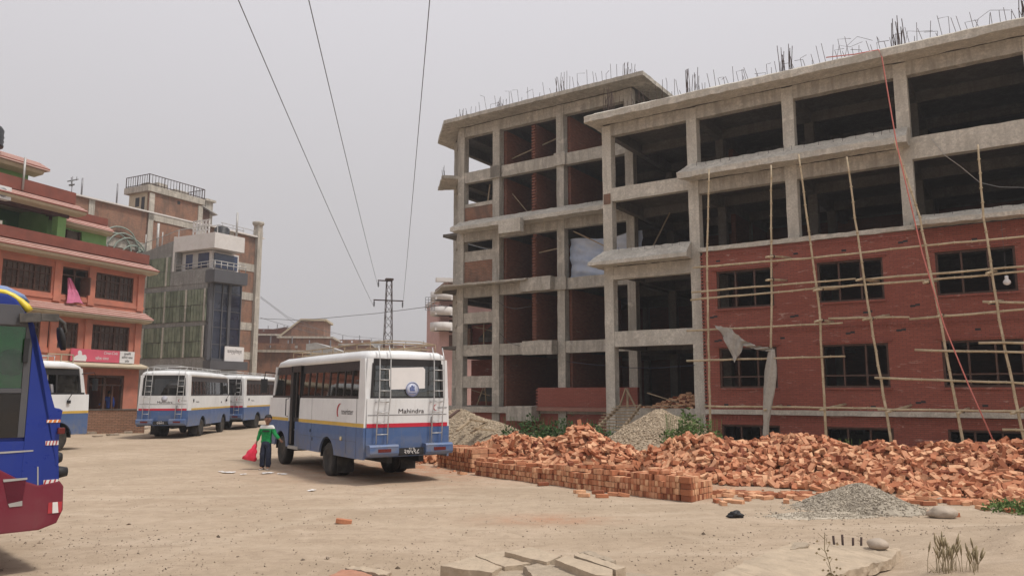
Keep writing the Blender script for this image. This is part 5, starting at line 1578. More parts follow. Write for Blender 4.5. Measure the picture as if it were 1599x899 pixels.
def weed():
    p = G(1300, 905, .2); R = empty('dry_weed', (p.x, p.y, .2)); tag(R, 'thin dry weed stalk standing on the edge of the large concrete plate', 'plant')
    r = random.Random(12); mb = MB(); mb.path([(0, 0, 0), (-.02, 0, .15), (-.06, 0, .28), (-.05, 0, .42)], .004, 4)
    for k in range(7):
        z = .1 + k * .045; mb.path([(-.01 - z*.1, 0, z), (-.03 + r.uniform(-.12, .1), r.uniform(-.04, .04), z + .06)], .0025, 3)
    mb.build('stalk', MAT['dry'], R); lf = MB()
    for k in range(14):
        z = r.uniform(.05, .42); q = V((-.03 + r.uniform(-.13, .1), r.uniform(-.04, .04), z)); lf.add([q, q+V((.02,0,.012)), q+V((.035,.01,-.004)), q+V((.015,0,-.014))], [(0,1,2,3)], 0, False, r.random())
    for k in range(16):
        q = V((r.uniform(-.09, .12), r.uniform(-.05, .05), r.uniform(-.02, .05))); lf.add([q, q+V((.03,0,.02)), q+V((.055,.01,.0)), q+V((.02,0,-.015))], [(0,1,2,3)], 0, False, r.random())
    lf.build('leaves', MAT['dry'], R)
weed()
# litter
for k, (px, py, w, d, lab) in enumerate(((357, 738, .32, .12, 'white paper scrap lying on the dirt left of the boy'), (417, 739.5, .30, .14, 'white paper scrap right below the feet of the boy'), (487, 765, .2, .08, 'small white scrap on the dirt in front of the big bus'), (345, 737, .12, .07, 'tiny white scrap beside the leftmost paper'), (441, 741, .25, .07, 'thin pale strip of paper right of the boy'), (380, 741, .15, .07, 'pale scrap between the papers by the boy'))):
    p = G(px, py); mb = MB(); r = random.Random(k); N = 6
    secs = [[V(((i/N-.5)*w, (j/4-.5)*d*1.6, .012 + .015*r.random())) for j in range(5)] for i in range(N+1)]
    o = mb.loft(secs, closed=False, caps=False).build('paper_scrap', MAT['paper'], None, loc=(p.x, p.y, gh(p.x, p.y) + .004)); o.rotation_euler = (0, 0, k * .7); tag(o, lab, 'litter')
def heap_planks():
    for k, (a, b, lab) in enumerate((((700, 652), (716, 640), 'short plank poking out of the sandy heap behind the bus'), ((714, 672), (735, 655), 'left plank of the broken frame on the sandy heap'), ((736, 675), (760, 659), 'right plank of the broken frame on the sandy heap'), ((735, 655), (760, 659), 'cross plank joining the broken frame on the sandy heap'), ((738, 668), (772, 672), 'lowest thin plank on the sandy heap'))):
        p = AT(a[0], a[1], 25.3); q = AT(b[0], b[1], 26.3)
        o = MB().beam(p, q, .1, .05).build('plank', MAT['timber'] if k else MAT['wood'], None); tag(o, lab, 'plank')
heap_planks()
# ================================================================ buses
BL = 6.95
def arch_poly(x0, x1, z0, z1, arches, r=.5, zc=.42):
    """side panel outline (x,z) with wheel arches cut out of its lower edge"""
    pts = [(x0, z1), (x0, z0)]
    for xc in arches:
        a0 = math.asin((z0 - zc) / r)
        for k in range(13):
            a = math.pi - a0 - (math.pi - 2 * a0) * k / 12
            pts.append((xc + r * math.cos(a), zc + r * math.sin(a)))
    pts += [(x1, z0), (x1, z1)]
    return pts

def wheel(parent, x, y, side, dual=False, r=.40):
    W = MB()
    for k in range(2 if dual else 1):
        yy = y - side * .26 * k
        prof = [(r*.56, -.10), (r*.62, -.115), (r*.9, -.115), (r*.98, -.085), (r, -.05), (r, .05), (r*.98, .085), (r*.9, .115), (r*.62, .115), (r*.56, .10)]
        W.lathe(prof, (x, yy, r - .01), 'y', 30)
    w = W.build('wheel', MAT['black'], parent)
    s = side
    rim = MB().lathe([(.02, s*.06), (.06, s*.065), (.08, s*.02), (r*.36, s*.01), (r*.5, s*.03), (r*.57, s*.10), (r*.6, s*.105), (r*.6, s*.07), (r*.5, -s*.02), (.02, -s*.02)], (x, y, r - .01), 'y', 24)
    for k in range(6):
        a = k * math.pi / 3; rim.lathe([(.0, s*.02), (.014, s*.02), (.014, s*.05), (.0, s*.052)], (x + .11*math.cos(a), y, r - .01 + .11*math.sin(a)), 'y', 6)
    rim.build('rim', plain('dusty rim', (.20,.185,.16), .7, .2, 9, .05, .2), w)
    return w

def make_bus(label, plate='२७५९८', rear='clear', detail=True, sheet=True):
    R = empty('parked_bus', (0, 0, 0)); tag(R, label, 'bus', 'white and blue minibuses in the yard')
    WH, BU, DK = MAT['white'], MAT['blue'], MAT['dark']
    HW = 1.05; ARX = (2.22, 5.78)
    def yb(z): return HW - max(0, z - 1.2) * .035 - max(0, z - 1.8) * .03
    # ----- skirts
    s = MB()
    for sd in (1, -1):
        if sd == 1:
            pts = arch_poly(.02, 4.28, .52, 1.2, (ARX[0],)); s.prism(pts, 'y', HW - .05, HW)
            s.prism(arch_poly(5.12, BL - .05, .52, 1.2, (ARX[1],)), 'y', HW - .05, HW)
        else: s.prism(arch_poly(.02, BL - .05, .52, 1.2, ARX), 'y', -HW, -HW + .05)
    s.prism([(-.0, .56), (.05, .56), (.05, 1.2), (-.0, 1.2)], 'y', -HW + .05, HW - .05)
    s.loft([[V((BL - .1, y, z)), V((BL + .04, y*.9, z)), ] for y in (1,) for z in (0,)] , closed=False, caps=False) if False else None
    s.box(BL - .1, BL - .05, -HW + .05, HW - .05, .50, 1.2)
    s.build('skirt', BU, R)
    # ----- white body: lower sides, rear, nose
    b = MB()
    def side_panel(x0, x1, sd, z0=1.2, z1=1.82):
        n = 4; secs = []
        for k in range(n + 1):
            z = z0 + (z1 - z0) * k / n; secs.append([V((x0, sd*yb(z), z)), V((x1, sd*yb(z), z)), V((x1, sd*(yb(z)-.045), z)), V((x0, sd*(yb(z)-.045), z))])
        b.loft(secs, sm=False)
    side_panel(.02, 4.28, 1); side_panel(5.12, BL - .05, 1); side_panel(.02, BL - .05, -1)
    b.box(0, .05, -yb(1.5)+.05, yb(1.5)-.05, 1.2, 1.83)
    b.box(BL - .12, BL - .05, -HW + .06, HW - .06, 1.2, 1.78)
    # rear corner pillars and frame around the back window
    for sd in (1, -1):
        b.prism([(.02, 1.82), (.40, 1.82), (.36, 2.70), (.10, 2.70)], 'y', sd*(yb(2.2)-.06), sd*yb(1.9))
        b.prism([(sd*yb(1.82), 1.82), (sd*(yb(1.82)-.13), 1.82), (sd*(yb(2.7)-.13), 2.70), (sd*yb(2.7), 2.70)], 'x', .04, .10)
    b.build('body', WH, R)
    # ----- roof
    rs = []
    for (x, w_, zt, zb) in ((.06, .93, 2.80, 2.70), (.10, .97, 2.86, 2.66), (.25, .995, 2.90, 2.66), (.6, 1.0, 2.92, 2.66), (3.5, 1.0, 2.93, 2.66), (5.9, 1.0, 2.92, 2.66), (6.35, .98, 2.87, 2.66), (6.6, .92, 2.76, 2.66)):
        ring = []
        for yy, zz in ((-w_, zb), (-w_*1.0, zb + (zt-zb)*.35), (-w_*.96, zb + (zt-zb)*.68), (-w_*.85, zb + (zt-zb)*.88), (-w_*.5, zt - .015), (0, zt), (w_*.5, zt - .015), (w_*.85, zb + (zt-zb)*.88), (w_*.96, zb + (zt-zb)*.68), (w_, zb + (zt-zb)*.35), (w_, zb)):
            ring.append(V((x, yy, zz)))
        rs.append(ring)
    MB().loft(rs).build('roof', WH, R)
    # ----- side window bands: frame bars plus panes
    fr = plain('black window surround', (.025,.024,.025), .4, .15, 8, .02) if 'fr' not in MAT else MAT['fr']; MAT['fr'] = fr
    def frame_bar(mb, x0, x1, z0, z1, sd, dx=0):
        p = [V((x0, sd*(yb(z0)-.012), z0)), V((x1, sd*(yb(z0)-.012), z0)), V((x1+dx, sd*(yb(z1)-.012), z1)), V((x0+dx, sd*(yb(z1)-.012), z1))]
        q = [V((a.x, a.y - sd*.03, a.z)) for a in p]
        mb.loft([p, q], sm=False)
    def band(sd, x0, x1, cuts, top=2.45):
        f = MB()
        frame_bar(f, x0, x1, 1.82, 1.88, sd); frame_bar(f, x0, x1 - (.12 if x1 > 6 else 0), top, 2.66, sd)
        for c in cuts: frame_bar(f, c - .028, c + .028, 1.88, top, sd)
        f.build('window_surround', fr, R)
        return cuts
    def pane(x0, x1, sd, z0=1.88, z1=2.45, m=None, dx=0):
        p = [V((x0, sd*(yb(z0)-.028), z0)), V((x1, sd*(yb(z0)-.028), z0)), V((x1+dx, sd*(yb(z1)-.028), z1)), V((x0, sd*(yb(z1)-.028), z1))]
        q = [V((a.x, a.y - sd*.006, a.z)) for a in p]
        MB().loft([p, q], sm=False).build('window', m or MAT['glass'], R)
    cl = [.43, 1.32, 2.28, 3.24, 4.23]
    cr = [.43, 1.32, 2.28, 3.24, 4.2, 5.2, 5.6, 6.5]
    c2 = [(a + b_) / 2 for a, b_ in zip(cl[:-1], cl[1:])]
    band(1, .40, 4.28, cl + c2); band(1, 5.12, 6.72, [5.16, 5.75]); band(-1, .40, 6.72, cr + [(a + b_) / 2 for a, b_ in zip(cr[:4], cr[1:5])])
    for a, b_ in zip(cl[:-1], cl[1:]): pane(a, b_, 1)
    for a, b_ in zip(cr[:5], cr[1:6]): pane(a, b_, -1)
    pane(5.6, 6.62, -1, dx=-.12); pane(5.16, 5.75, 1); pane(5.78, 6.62, 1, dx=-.12)
    # front posts and windscreen
    f = MB()
    for sd in (1, -1):
        f.prism([(6.62, 1.80), (6.78, 1.80), (6.58, 2.68), (6.46, 2.68)], 'y', sd*.93, sd*1.0)
    f.prism([(6.76, 1.78), (6.86, 1.78), (6.82, 1.86), (6.74, 1.86)], 'y', -.95, .95)
    f.prism([(6.56, 2.6), (6.62, 2.6), (6.6, 2.68), (6.52, 2.68)], 'y', -.95, .95)
    f.build('windscreen_frame', WH, R)
    MB().prism([(6.80, 1.86), (6.81, 1.86), (6.60, 2.62), (6.59, 2.62)], 'y', -.93, .93).build('windscreen', MAT['glass'], R)
    nose = MB(); 
    nose.loft([[V((BL - .1, -HW, .5)), V((BL - .1, HW, .5)), V((BL + .02, HW*.9, .5)), V((BL + .05, 0, .5)), V((BL + .02, -HW*.9, .5))],
               [V((BL - .1, -HW, 1.2)), V((BL - .1, HW, 1.2)), V((BL + .02, HW*.9, 1.2)), V((BL + .05, 0, 1.2)), V((BL + .02, -HW*.9, 1.2))]], sm=False)
    nose.build('nose', BU, R)
    nose = MB(); nose.loft([[V((BL - .1, -HW, 1.2)), V((BL - .1, HW, 1.2)), V((BL + .02, HW*.9, 1.2)), V((BL + .05, 0, 1.2)), V((BL + .02, -HW*.9, 1.2))],
               [V((BL - .3, -HW*.97, 1.82)), V((BL - .3, HW*.97, 1.82)), V((BL - .12, HW*.88, 1.82)), V((BL - .1, 0, 1.82)), V((BL - .12, -HW*.88, 1.82))]], sm=False)
    nose.build('bonnet', WH, R)
    for sd in (1, -1):
        MB().lathe([(.0, .0), (.11, .0), (.10, .03), (.0, .045)], (BL + .02, sd*.7, .85), 'x', 14).build('headlight', MAT['bulb'], R)
    # stripes
    MB().box(.02, 4.27, HW + .001, HW + .006, 1.205, 1.285).box(5.13, BL - .06, HW + .001, HW + .006, 1.205, 1.285).box(.45, BL - .06, -HW - .006, -HW - .001, 1.205, 1.285).build('yellow_stripe', MAT['yellow'], R)
    MB().box(-.006, -.001, -HW + .06, HW - .06, 1.2, 1.285).build('red_stripe', MAT['redp'], R)
    # seams and hatch of the tail
    MB().box(-.005, -.001, -HW + .08, HW - .08, 1.46, 1.475).box(-.006, -.001, -.55, -.54, .72, 1.195).box(-.006, -.001, .5, .51, .72, 1.195).box(-.006, -.001, -.54, .5, .72, .73).box(-.03, -.001, -.6, -.56, 1.25, 1.27).box(-.03, -.001, -.6, -.57, 1.30, 1.42).box(-.03, -.001, -.62, -.5, .83, .85).build('tail_seams', MAT['steel'], R)
    MB().box(.4, 4.2, HW + .001, HW + .004, .88, .886).box(1.0, 1.005, HW + .001, HW + .004, .6, 1.2).box(3.3, 3.306, HW + .001, HW + .004, .53, 1.82).box(.42, .426, HW - .002, HW + .004, .53, 1.82).build('panel_seams', MAT['dgrey'], R) if detail else None
    # rear window
    f = MB(); wz0, wz1, wy = 1.82, 2.60, .90
    f.box(.02, .05, -wy, wy, wz0, wz0 + .05).box(.05, .085, -wy, wy, wz1 - .05, wz1 + .07)
    for sd in (1, -1): f.prism([(sd*wy, wz0), (sd*(wy-.05), wz0), (sd*(wy-.09), wz1), (sd*(wy-.03), wz1)], 'x', .025, .07)
    f.box(.06, .09, -.93, .93, wz1, 2.70)
    f.build('rear_window_frame', fr, R)
    g = MB().prism([(.045, wz0 + .04), (.051, wz0 + .04), (.076, wz1 - .03), (.07, wz1 - .03)], 'y', -wy + .04, wy - .04).build('rear_window', MAT['glass'] if rear == 'clear' else MAT['glass_d'], R)
    if sheet:  # pale panel painted as bright sky seen through the far windscreen
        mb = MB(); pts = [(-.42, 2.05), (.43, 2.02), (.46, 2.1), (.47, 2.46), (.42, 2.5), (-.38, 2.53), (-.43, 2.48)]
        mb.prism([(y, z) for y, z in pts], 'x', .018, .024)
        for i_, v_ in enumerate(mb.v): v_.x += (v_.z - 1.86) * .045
        mb.build('sky_glare_panel', MAT['paper'], g)
        m = MB().lathe([(.0, .0), (.165, .0), (.165, .004), (.0, .004)], (.012, -.10, 2.03), 'x', 28).build('round_emblem', plain('emblem ground', (.46,.48,.58), .5), g)
        MB().path([(.009, -.10 + .152*math.cos(a_*math.pi/15), 2.03 + .152*math.sin(a_*math.pi/15)) for a_ in range(31)], .006, 4, cap=False).box(.006, .0105, -.16, -.04, 1.99, 2.02).box(.006, .0105, -.15, -.12, 2.02, 2.1).box(.006, .0105, -.11, -.07, 2.02, 2.12).box(.006, .0105, -.06, -.03, 2.02, 2.08).box(.006, .0105, -.18, -.02, 1.94, 1.955).build('emblem_print', MAT['inkblue'], m)
        MB().prism([(-.85, 1.87), (.85, 1.87), (.82, 1.95), (.2, 2.0), (-.3, 1.93), (-.8, 2.02)], 'x', .15, .5).build('parcel_shelf', MAT['timber'], R)
    # ladders
    for yc in (.62, -.72):
        L = MB()
        for dy in (-.13, .13):
            L.path([(-.09, yc + dy + .05, .80), (-.09, yc + dy + .03, 1.45), (-.11, yc + dy, 1.85), (-.05, yc + dy - .02, 2.72), (.05, yc + dy - .02, 2.98)], .0135, 6)
            for z in (.80, 1.75): L.path([(-.09, yc + dy + .04, z), (.02, yc + dy + .04, z)], .012, 5)
        for k in range(9):
            z = .82 + k * .235; o_ = .05 - .07 * k / 8
            if 5 > k > 3: pass
            L.path([(-.10, yc - .13 + o_, z), (-.10, yc + .13 + o_, z)] if z < 2.4 else [(-.075, yc - .13 + o_, z), (-.075, yc + .13 + o_, z)], .011, 5)
        L.path([(-.10, yc - .19 + .05, .80), (-.10, yc + .2 + .05, .80)], .018, 5)
        L.build('ladder', MAT['silver'], R)
    # roof rack
    K = MB(); zr = 3.06
    pts = [(.3, .82), (.3, -.82), (5.6, -.82), (5.6, .82), (.3, .82)]
    for p, q in zip(pts[:-1], pts[1:]):
        K.path([(*p, zr), (*q, zr)], .016, 5)
        n = max(2, round(math.dist(p, q) / .75))
        for k in range(n): x, y = p[0]+(q[0]-p[0])*k/n, p[1]+(q[1]-p[1])*k/n; K.path([(x, y, 2.84), (x, y, zr)], .013, 5)
    K.path([(.3, .82, zr), (.3, .4, zr + .06), (.3, -.4, zr + .06), (.3, -.82, zr)], .012, 5)
    for k in range(9): K.path([(.5 + k * .6, -.82, 2.95), (.5 + k * .6, .82, 2.95)], .012, 5)
    K.build('roof_rack', MAT['timber'] if detail else MAT['silver'], R)
    # bumpers with lamps, plate
    for yc in (.66, -.68):
        bp_ = MB().prism([(-.02, .60), (-.20, .60), (-.24, .66), (-.24, .80), (-.2, .84), (-.02, .84)], 'y', yc - .34, yc + .34).build('bumper', BU, R, bev=.008)
        MB().box(-.246, -.241, yc - .15, yc + .15, .685, .755).build('tail_light', MAT['redl'], bp_)
        MB().box(-.243, -.2402, yc - .33, yc + .33, .795, .80).build('bumper_line', MAT['dgrey'], bp_)
    P_ = MB().box(-.2, -.185, -.30, .30, .62, .76).build('number_plate', MAT['dark'], R)
    text('plate_number', plate, .14, MAT['paper'], P_, facing((-.202, 0, .675), (0, -1, 0)), .001)
    text('plate_number', 'बा १ ख', .05, MAT['paper'], P_, facing((-.202, 0, .74), (0, -1, 0)), .001)
    MB().box(-.18, -.02, -.3, .3, .60, .66).build('tow_bar', MAT['dark'], R)
    # lettering
    t = text('maker_lettering', 'Mahindra', .14, MAT['ink'], R, facing((-.006, -.07, 1.545), (0, -1, 0)), .002, sx=1.22)
    if not detail: MB().lathe([(.0, -.006), (.13, -.006), (.13, -.001), (.0, -.001)], (0, -.05, 1.70), 'x', 20).build('round_sticker', plain('faded sticker', (.42,.42,.46), .7), R)
    def crescent(M, k=1.0, m=MAT['inkred'], name='crescent_mark'):
        mb = MB(); o_, i_ = [], []
        for j in range(17):
            a = math.radians(75 + 215 * j / 16); w_ = .055 * math.sin(math.pi * j / 16)
            o_.append((math.cos(a) * .16, math.sin(a) * .14)); i_.append((math.cos(a) * (.16 - w_) + .0, math.sin(a) * (.14 - w_)))
        for j in range(16):
            a, b_, c, d = o_[j], o_[j+1], i_[j+1], i_[j]
            mb.add([M @ V((p[0]*k, p[1]*k, .002)) for p in (a, b_, c, d)], [(0,1,2,3)])
        mb.build(name, m, R)
    # on the left side the lettering reads front (left) to rear
    crescent(facing((1.42, yb(1.52) + .002, 1.52), (-1, 0, 0)), 1.35)
    text('side_lettering', 'tourister', .185, MAT['ink'], R, facing((.99, yb(1.5) + .003, 1.52), (-1, 0, 0)), .001, sx=1.05)
    crescent(facing((-.006, -.70, 1.62), (0, -1, 0)), .5)
    text('side_lettering', 'tourister', .07, MAT['steel'], R, facing((-.006, -.86, 1.62), (0, -1, 0)), .001)
    text('side_lettering', 'Mahindra', .10, MAT['ink'], R, facing((1.35, -yb(1.55) - .002, 1.55), (1, 0, 0)), .001, sx=1.2)
    MB().lathe([(.0, .001), (.07, .001), (.075, -.02), (.0, -.02)], (.75, -yb(1.6), 1.62), 'y', 14).build('filler_cap', MAT['dgrey'], R); MB().lathe([(.0, .0), (.045, .0), (.045, -.02), (.0, -.02)], (5.2, -yb(1.5), 1.5), 'y', 12).build('vent_cap', MAT['dgrey'], R)
    MB().lathe([(.0, .03), (.045, .03), (.05, .0), (.0, .0)], (1.28, HW, .92), 'y', 12).build('side_lamp', plain('cream lamp lens', (.6,.5,.3), .3), R)
    MB().box(3.35, 3.4, HW + .0, HW + .01, .98, 1.05).build('latch', MAT['dark'], R); MB().box(3.2, 3.22, HW, HW + .012, .78, .86).build('latch', MAT['dark'], R)
    # door
    d = MB()
    d.box(4.30, 4.34, HW - .10, HW - .02, .60, 2.66).box(5.05, 5.10, HW - .10, HW - .02, .60, 2.66).box(4.66, 4.72, HW - .12, HW - .05, .6, 2.66).box(4.3, 5.1, HW - .1, HW - .04, 2.5, 2.66).box(4.34, 5.05, HW - .1, HW - .06, 1.18, 1.3)
    d.box(4.9, 5.06, HW - .2, HW - .02, .6, 2.5)
    dr = d.build('door', fr, R)
    MB().box(4.34, 4.72, HW - .09, HW - .045, .56, 1.2).build('door_panel', BU, dr)
    MB().box(4.34, 4.66, HW - .085, HW - .075, 1.9, 2.5).box(4.72, 4.9, HW - .085, HW - .075, 1.3, 2.5).build('door_glass', MAT['glass'], dr)
    MB().box(4.3, 5.12, HW - .42, HW - .0, .48, .56).build('step', MAT['sheetm'], R)
    MB().path([(5.2, HW + .0, 1.32), (5.2, HW + .06, 1.34), (5.2, HW + .06, 1.78), (5.2, HW - .02, 1.8)], .014, 6).build('grab_handle', MAT['dark'], R)
    # mirrors
    for sd in (1, -1):
        mr = MB().path([(6.55, sd*.98, 2.5), (6.9, sd*1.2, 2.55), (6.95, sd*1.22, 2.3)], .014, 5).box(6.9, 6.96, sd*1.22 - .09, sd*1.22 + .09, 1.95, 2.35).build('mirror', MAT['dark'], R)
    MB().path([(6.0, -HW - .01, 1.62), (6.05, -HW - .10, 1.8), (6.1, -HW - .12, 1.95)], .012, 5).box(5.98, 6.1, -HW - .05, -HW - .005, 1.53, 1.63).build('side_indicator', MAT['dark'], R) if not detail else None
    # underside, seats, curtains
    MB().box(.3, 6.6, -.95, .95, .58, .66).box(.1, 6.6, -.45, -.33, .42, .58).box(.1, 6.6, .33, .45, .42, .58).box(2.1, 2.34, -.9, .9, .36, .46).box(5.66, 5.9, -.9, .9, .36, .46).box(2.9, 4.1, -.9, -.5, .38, .58).build('chassis', MAT['dark'], R)
    for xc in ARX:
        for sd in (1, -1):
            a = MB(); secs = []
            for k in range(13):
                an = math.pi * k / 12; secs.append([V((xc + .52*math.cos(an), sd*(HW - .05), .42 + .52*math.sin(an))), V((xc + .52*math.cos(an), sd*.45, .42 + .52*math.sin(an)))])
            a.loft(secs, closed=False, caps=False).build('wheel_arch', MAT['dark'], R)
    MB().box(.06, 6.55, -.97, .97, .95, 1.0).build('cabin_floor', MAT['dgrey'], R)
    for k in range(6):
        x = .55 + k * .78
        for y0, y1 in ((-.95, -.1), (.3, .95)):
            if y0 > 0 and x > 4: continue
            MB().prism([(x, 1.4), (x + .45, 1.42), (x + .45, 1.5), (x + .1, 1.5), (x - .08, 2.12), (x - .18, 2.12)], 'y', y0, y1).build('seat', MAT['seat'], R, bev=.03)
    MB().prism([(5.6, 1.4), (6.05, 1.42), (6.05, 1.5), (5.7, 1.5), (5.55, 2.15), (5.45, 2.15)], 'y', -.9, -.4).build('seat', MAT['seat'], R, bev=.03)
    r = random.Random(5)
    for sd in (1, -1):
        for c in (cl if sd == 1 else cr[:6]):
            mb = MB(); secs = []
            for j in range(9):
                x = c - .17 + .34 * j / 8; secs.append([V((x, sd*(.90 + .02*math.sin(j*2.1)), 1.88)), V((x, sd*(.88 + .02*math.sin(j*2.1)), 2.46))])
            mb.loft(secs, closed=False, caps=False).build('curtain', MAT['curtain'], R)
    wheel(R, ARX[0], .88, 1, True); wheel(R, ARX[0], -.88, -1, True); wheel(R, ARX[1], .88, 1); wheel(R, ARX[1], -.88, -1)
    # muddy flaps
    for sd in (1, -1): MB().box(1.58, 1.6, sd*.6, sd*1.0, .12, .55).build('mud_flap', MAT['black'], R)
    return R

def place(R, x, y, hx, hy, z=0):
    R.location = (x, y, z); R.rotation_euler = (0, 0, math.atan2(hy, hx))

def buses():
    # the main one: near rear corner surveyed at (-3.19, 16.8), heading away to the left
    h = V((-.67, 1)).normalized(); left = V((-h.y, h.x))
    c = V((-3.19, 16.8)) - left * 1.05
    b1 = make_bus('white and blue minibus seen from behind beside the bricks, sky brightness painted in rear window')
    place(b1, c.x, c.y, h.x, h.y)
    b2 = make_bus('nearer of two dark windowed minibuses parked by the shuttered building', '१७०२', 'dark', False, False)
    h = V((-.10, 1)).normalized(); left = V((-h.y, h.x)); p = G(292, 683)
    c = V((-.4165 * 33.4, 33.4)) + left * 1.05; place(b2, c.x, c.y, h.x, h.y)
    b3 = copy_tree(b2); b3['label'] = 'farther minibus parked nose to tail ahead of the dark windowed one, mostly hidden'
    h = V((.02, 1)).normalized(); left = V((-h.y, h.x)); c = V((-.345 * 41.5, 41.5)) + left * 1.05; place(b3, c.x, c.y, h.x, h.y, -.02)
    b4 = copy_tree(b2); b4['label'] = 'minibus facing right, only its front half showing behind the blue coach'
    nz = AT(140, 613, 26.3); h = V((.27, .96)).normalized(); left = V((-h.y, h.x)); c = V((nz.x, 26.3)) + left * 1.0 - h * 6.95; place(b4, c.x, c.y, h.x, h.y, gh(c.x + 1.5, 24.5))
buses()

# ================================================================ blue coach, near left
def coach():
    nose = AT(97, 800, 8.85)
    F = Frame(nose.x, nose.y, .70, .714); R = F.root('blue_coach')
    tag(R, 'big blue and maroon coach with only its nose in view', 'coach')
    def q(px, py): p = F.px(px, py); return (p.x, p.z)
    BU, MR = MAT['cblue'], MAT['maroon']
    W = 2.45
    # body below: outline from the survey then straight to the rear
    roof = [q(0, 456), q(14, 458), q(28, 466), q(40, 484)]
    front = [q(52, 505), q(62, 540), q(72, 580), q(80, 615), q(86, 636), q(99, 638), q(94, 660), q(92, 700), q(93, 748)]
    zt = roof[0][1] + .02
    z750 = q(60, 755)[1]
    up = [(-9.0, zt)] + roof + front + [(q(60, 757)[0], z750 - .0), (-9.0, z750 + .3)]
    # door window opening is built as a recess: the side skin is a set of panels
    wx1 = q(45, 560)[0]; wzt = q(20, 509)[1]; wzm = q(20, 609)[1]; wzb = q(20, 680)[1]; 
    MB().prism(up, 'y', .04, W).build('body', BU, R, bev=.03)
    side = MB()
    fx = q(49, 560)[0]
    pts = [q(40, 486), q(52, 507), q(62, 541), q(72, 581), q(80, 616), q(86, 638), q(98, 640), q(94, 660), q(91, 700), q(92, 748), q(62, 757), (fx, z750 + .02), (fx, q(40, 507)[1])]
    side.prism(pts, 'y', .0, .038); side.build('corner_panel', BU, R, bev=.006)
    MB().prism([(-9, wzb - .02), (fx - .002, wzb - .06), (fx - .002, q(49, 702)[1]), (-9, q(49, 702)[1])], 'y', .002, .038).build('door_skin', BU, R)
    MB().prism([(-9, q(40, 707)[1]), (fx, q(49, 702)[1]), (fx, q(49, 712)[1] - .3), (fx - .2, q(49, 755)[1]), (-9, q(49, 712)[1] - .1)], 'y', .003, .038).build('lower_skin', BU, R)
    # window surround
    s = MB(); s.box(-9, fx - .003, .004, .038, wzt, wzt + .05).box(fx - .07, fx - .003, .003, .038, wzb - .02, wzt).box(-9, fx - .07, .004, .038, wzm - .03, wzm + .02).build('window_surround', MAT['dgrey'], R, bev=.006)
    MB().box(-9, fx - .07, .012, .034, wzb - .02, wzm - .032).build('dark_panel', plain('gloss black panel', (.012,.012,.013), .12, .1, 2, 0, spec=.6), R)
    MB().box(-9, fx - .07, .02, .026, wzm + .022, wzt - .002).build('door_window', MAT['glass_g'], R)
    # pale panel added behind the glass to paint its bright green reflection
    MB().box(-9, fx - .07, .031, .037, wzm + .022, wzt - .002).build('reflection_backing', MAT['curtain'], R)
    MB().lathe([(.0, -.004), (.14, -.004), (.15, .0), (.0, .0)], (fx - .18, .03, wzm + .3), 'y', 18).build('headrest', MAT['seat'], R)
    MB().prism([(-1.2, wzm + .05), (fx - .35, wzm + .04), (fx - .3, wzm + .2), (-1.2, wzm + .26)], 'y', .027, .0305).build('seat_edge', MAT['seat'], R)
    MB().lathe([(.02, 0), (.16, .02), (.2, .2), (.12, .34), (.02, .36)], (fx - .22, .036, wzm + .1), 'z', 14).build('headrest', MAT['curtain'], R) if False else None
    MB().box(fx - .085, fx - .035, -.02, .0, q(40, 566)[1], q(40, 528)[1]).build('door_handle', MAT['dark'], R, bev=.008)
    # dark roof shoulder
    MB().prism([(-9, q(20, 478)[1]), q(30, 476), q(38, 486), q(38, 508), (-9, q(20, 507)[1])], 'y', -.012, .03).build('roof_shoulder', MAT['dgrey'], R, bev=.006)
    # lower maroon bumper
    lo = [(-9, z750 + .05), q(0, 733), q(30, 748), q(60, 757), q(93, 750), q(99, 758), q(98, 795), q(88, 816), q(60, 827), (-9, q(20, 832)[1])]
    MB().prism(lo, 'y', -.012, W).build('bumper', MR, R, bev=.02)
    MB().prism([q(5, 752), q(40, 749), q(34, 784), q(12, 788)], 'y', -.016, -.006).build('bumper_vent', plain('darker maroon', (.09,.006,.018), .4), R)
    mb = MB(); mb.prism([q(4, 748), q(42, 745), q(42, 748), q(5, 752)], 'y', -.02, -.0125); mb.prism([q(12, 786), q(34, 781), q(34, 789), q(14, 791)], 'y', -.02, -.0125).build('vent_trim', MAT['sheetm'], R)
    # marks
    def patch(name, a, b_, m, n=1, m2=None):
        P = R; x0, z0 = q(*a); x1, z1 = q(*b_)
        o = MB().box(x0, x1, -.006, -.001, z1, z0).build(name, m, P)
        if m2:
            mb = MB(); k = (x1 - x0) / n
            for j in range(0, n, 2): mb.prism([(x0 + k*j, z1), (x0 + k*(j+.7), z1), (x0 + k*(j+1.2), z0), (x0 + k*(j+.5), z0)], 'y', -.009, -.0065)
            mb.build('reflector_check', m2, o)
    patch('reflector', (73, 655), (94, 659), MAT['amber'], 6, MAT['paper'])
    patch('reflector', (71, 688), (91, 694), MAT['paper'], 8, MAT['inkred'])
    patch('sticker', (68, 749), (90, 754), MAT['paper'], 6, MAT['leafm'] if 'leafm' in MAT else MAT['inkred'])
    x0, z0 = q(75, 784); x1, z1 = q(95, 799)
    o = MB().box(x0, x1, -.018, -.0125, z1, z0).build('reflector', MAT['inkred'], R)
    MB().prism([(x0 + .04, z0), (x0 + .09, z0), (x1 - .03, z1), (x1 - .09, z1)], 'y', -.022, -.0185).build('reflector_stripe', MAT['paper'], o)
    a = q(89, 670); MB().box(a[0], a[0] + .07, -.05, .0, a[1] - .05, a[1] + .02).build('marker_lamp', MAT['redl'], R, bev=.01)
    x0, z0 = q(0, 705); x1, z1 = q(52, 702)
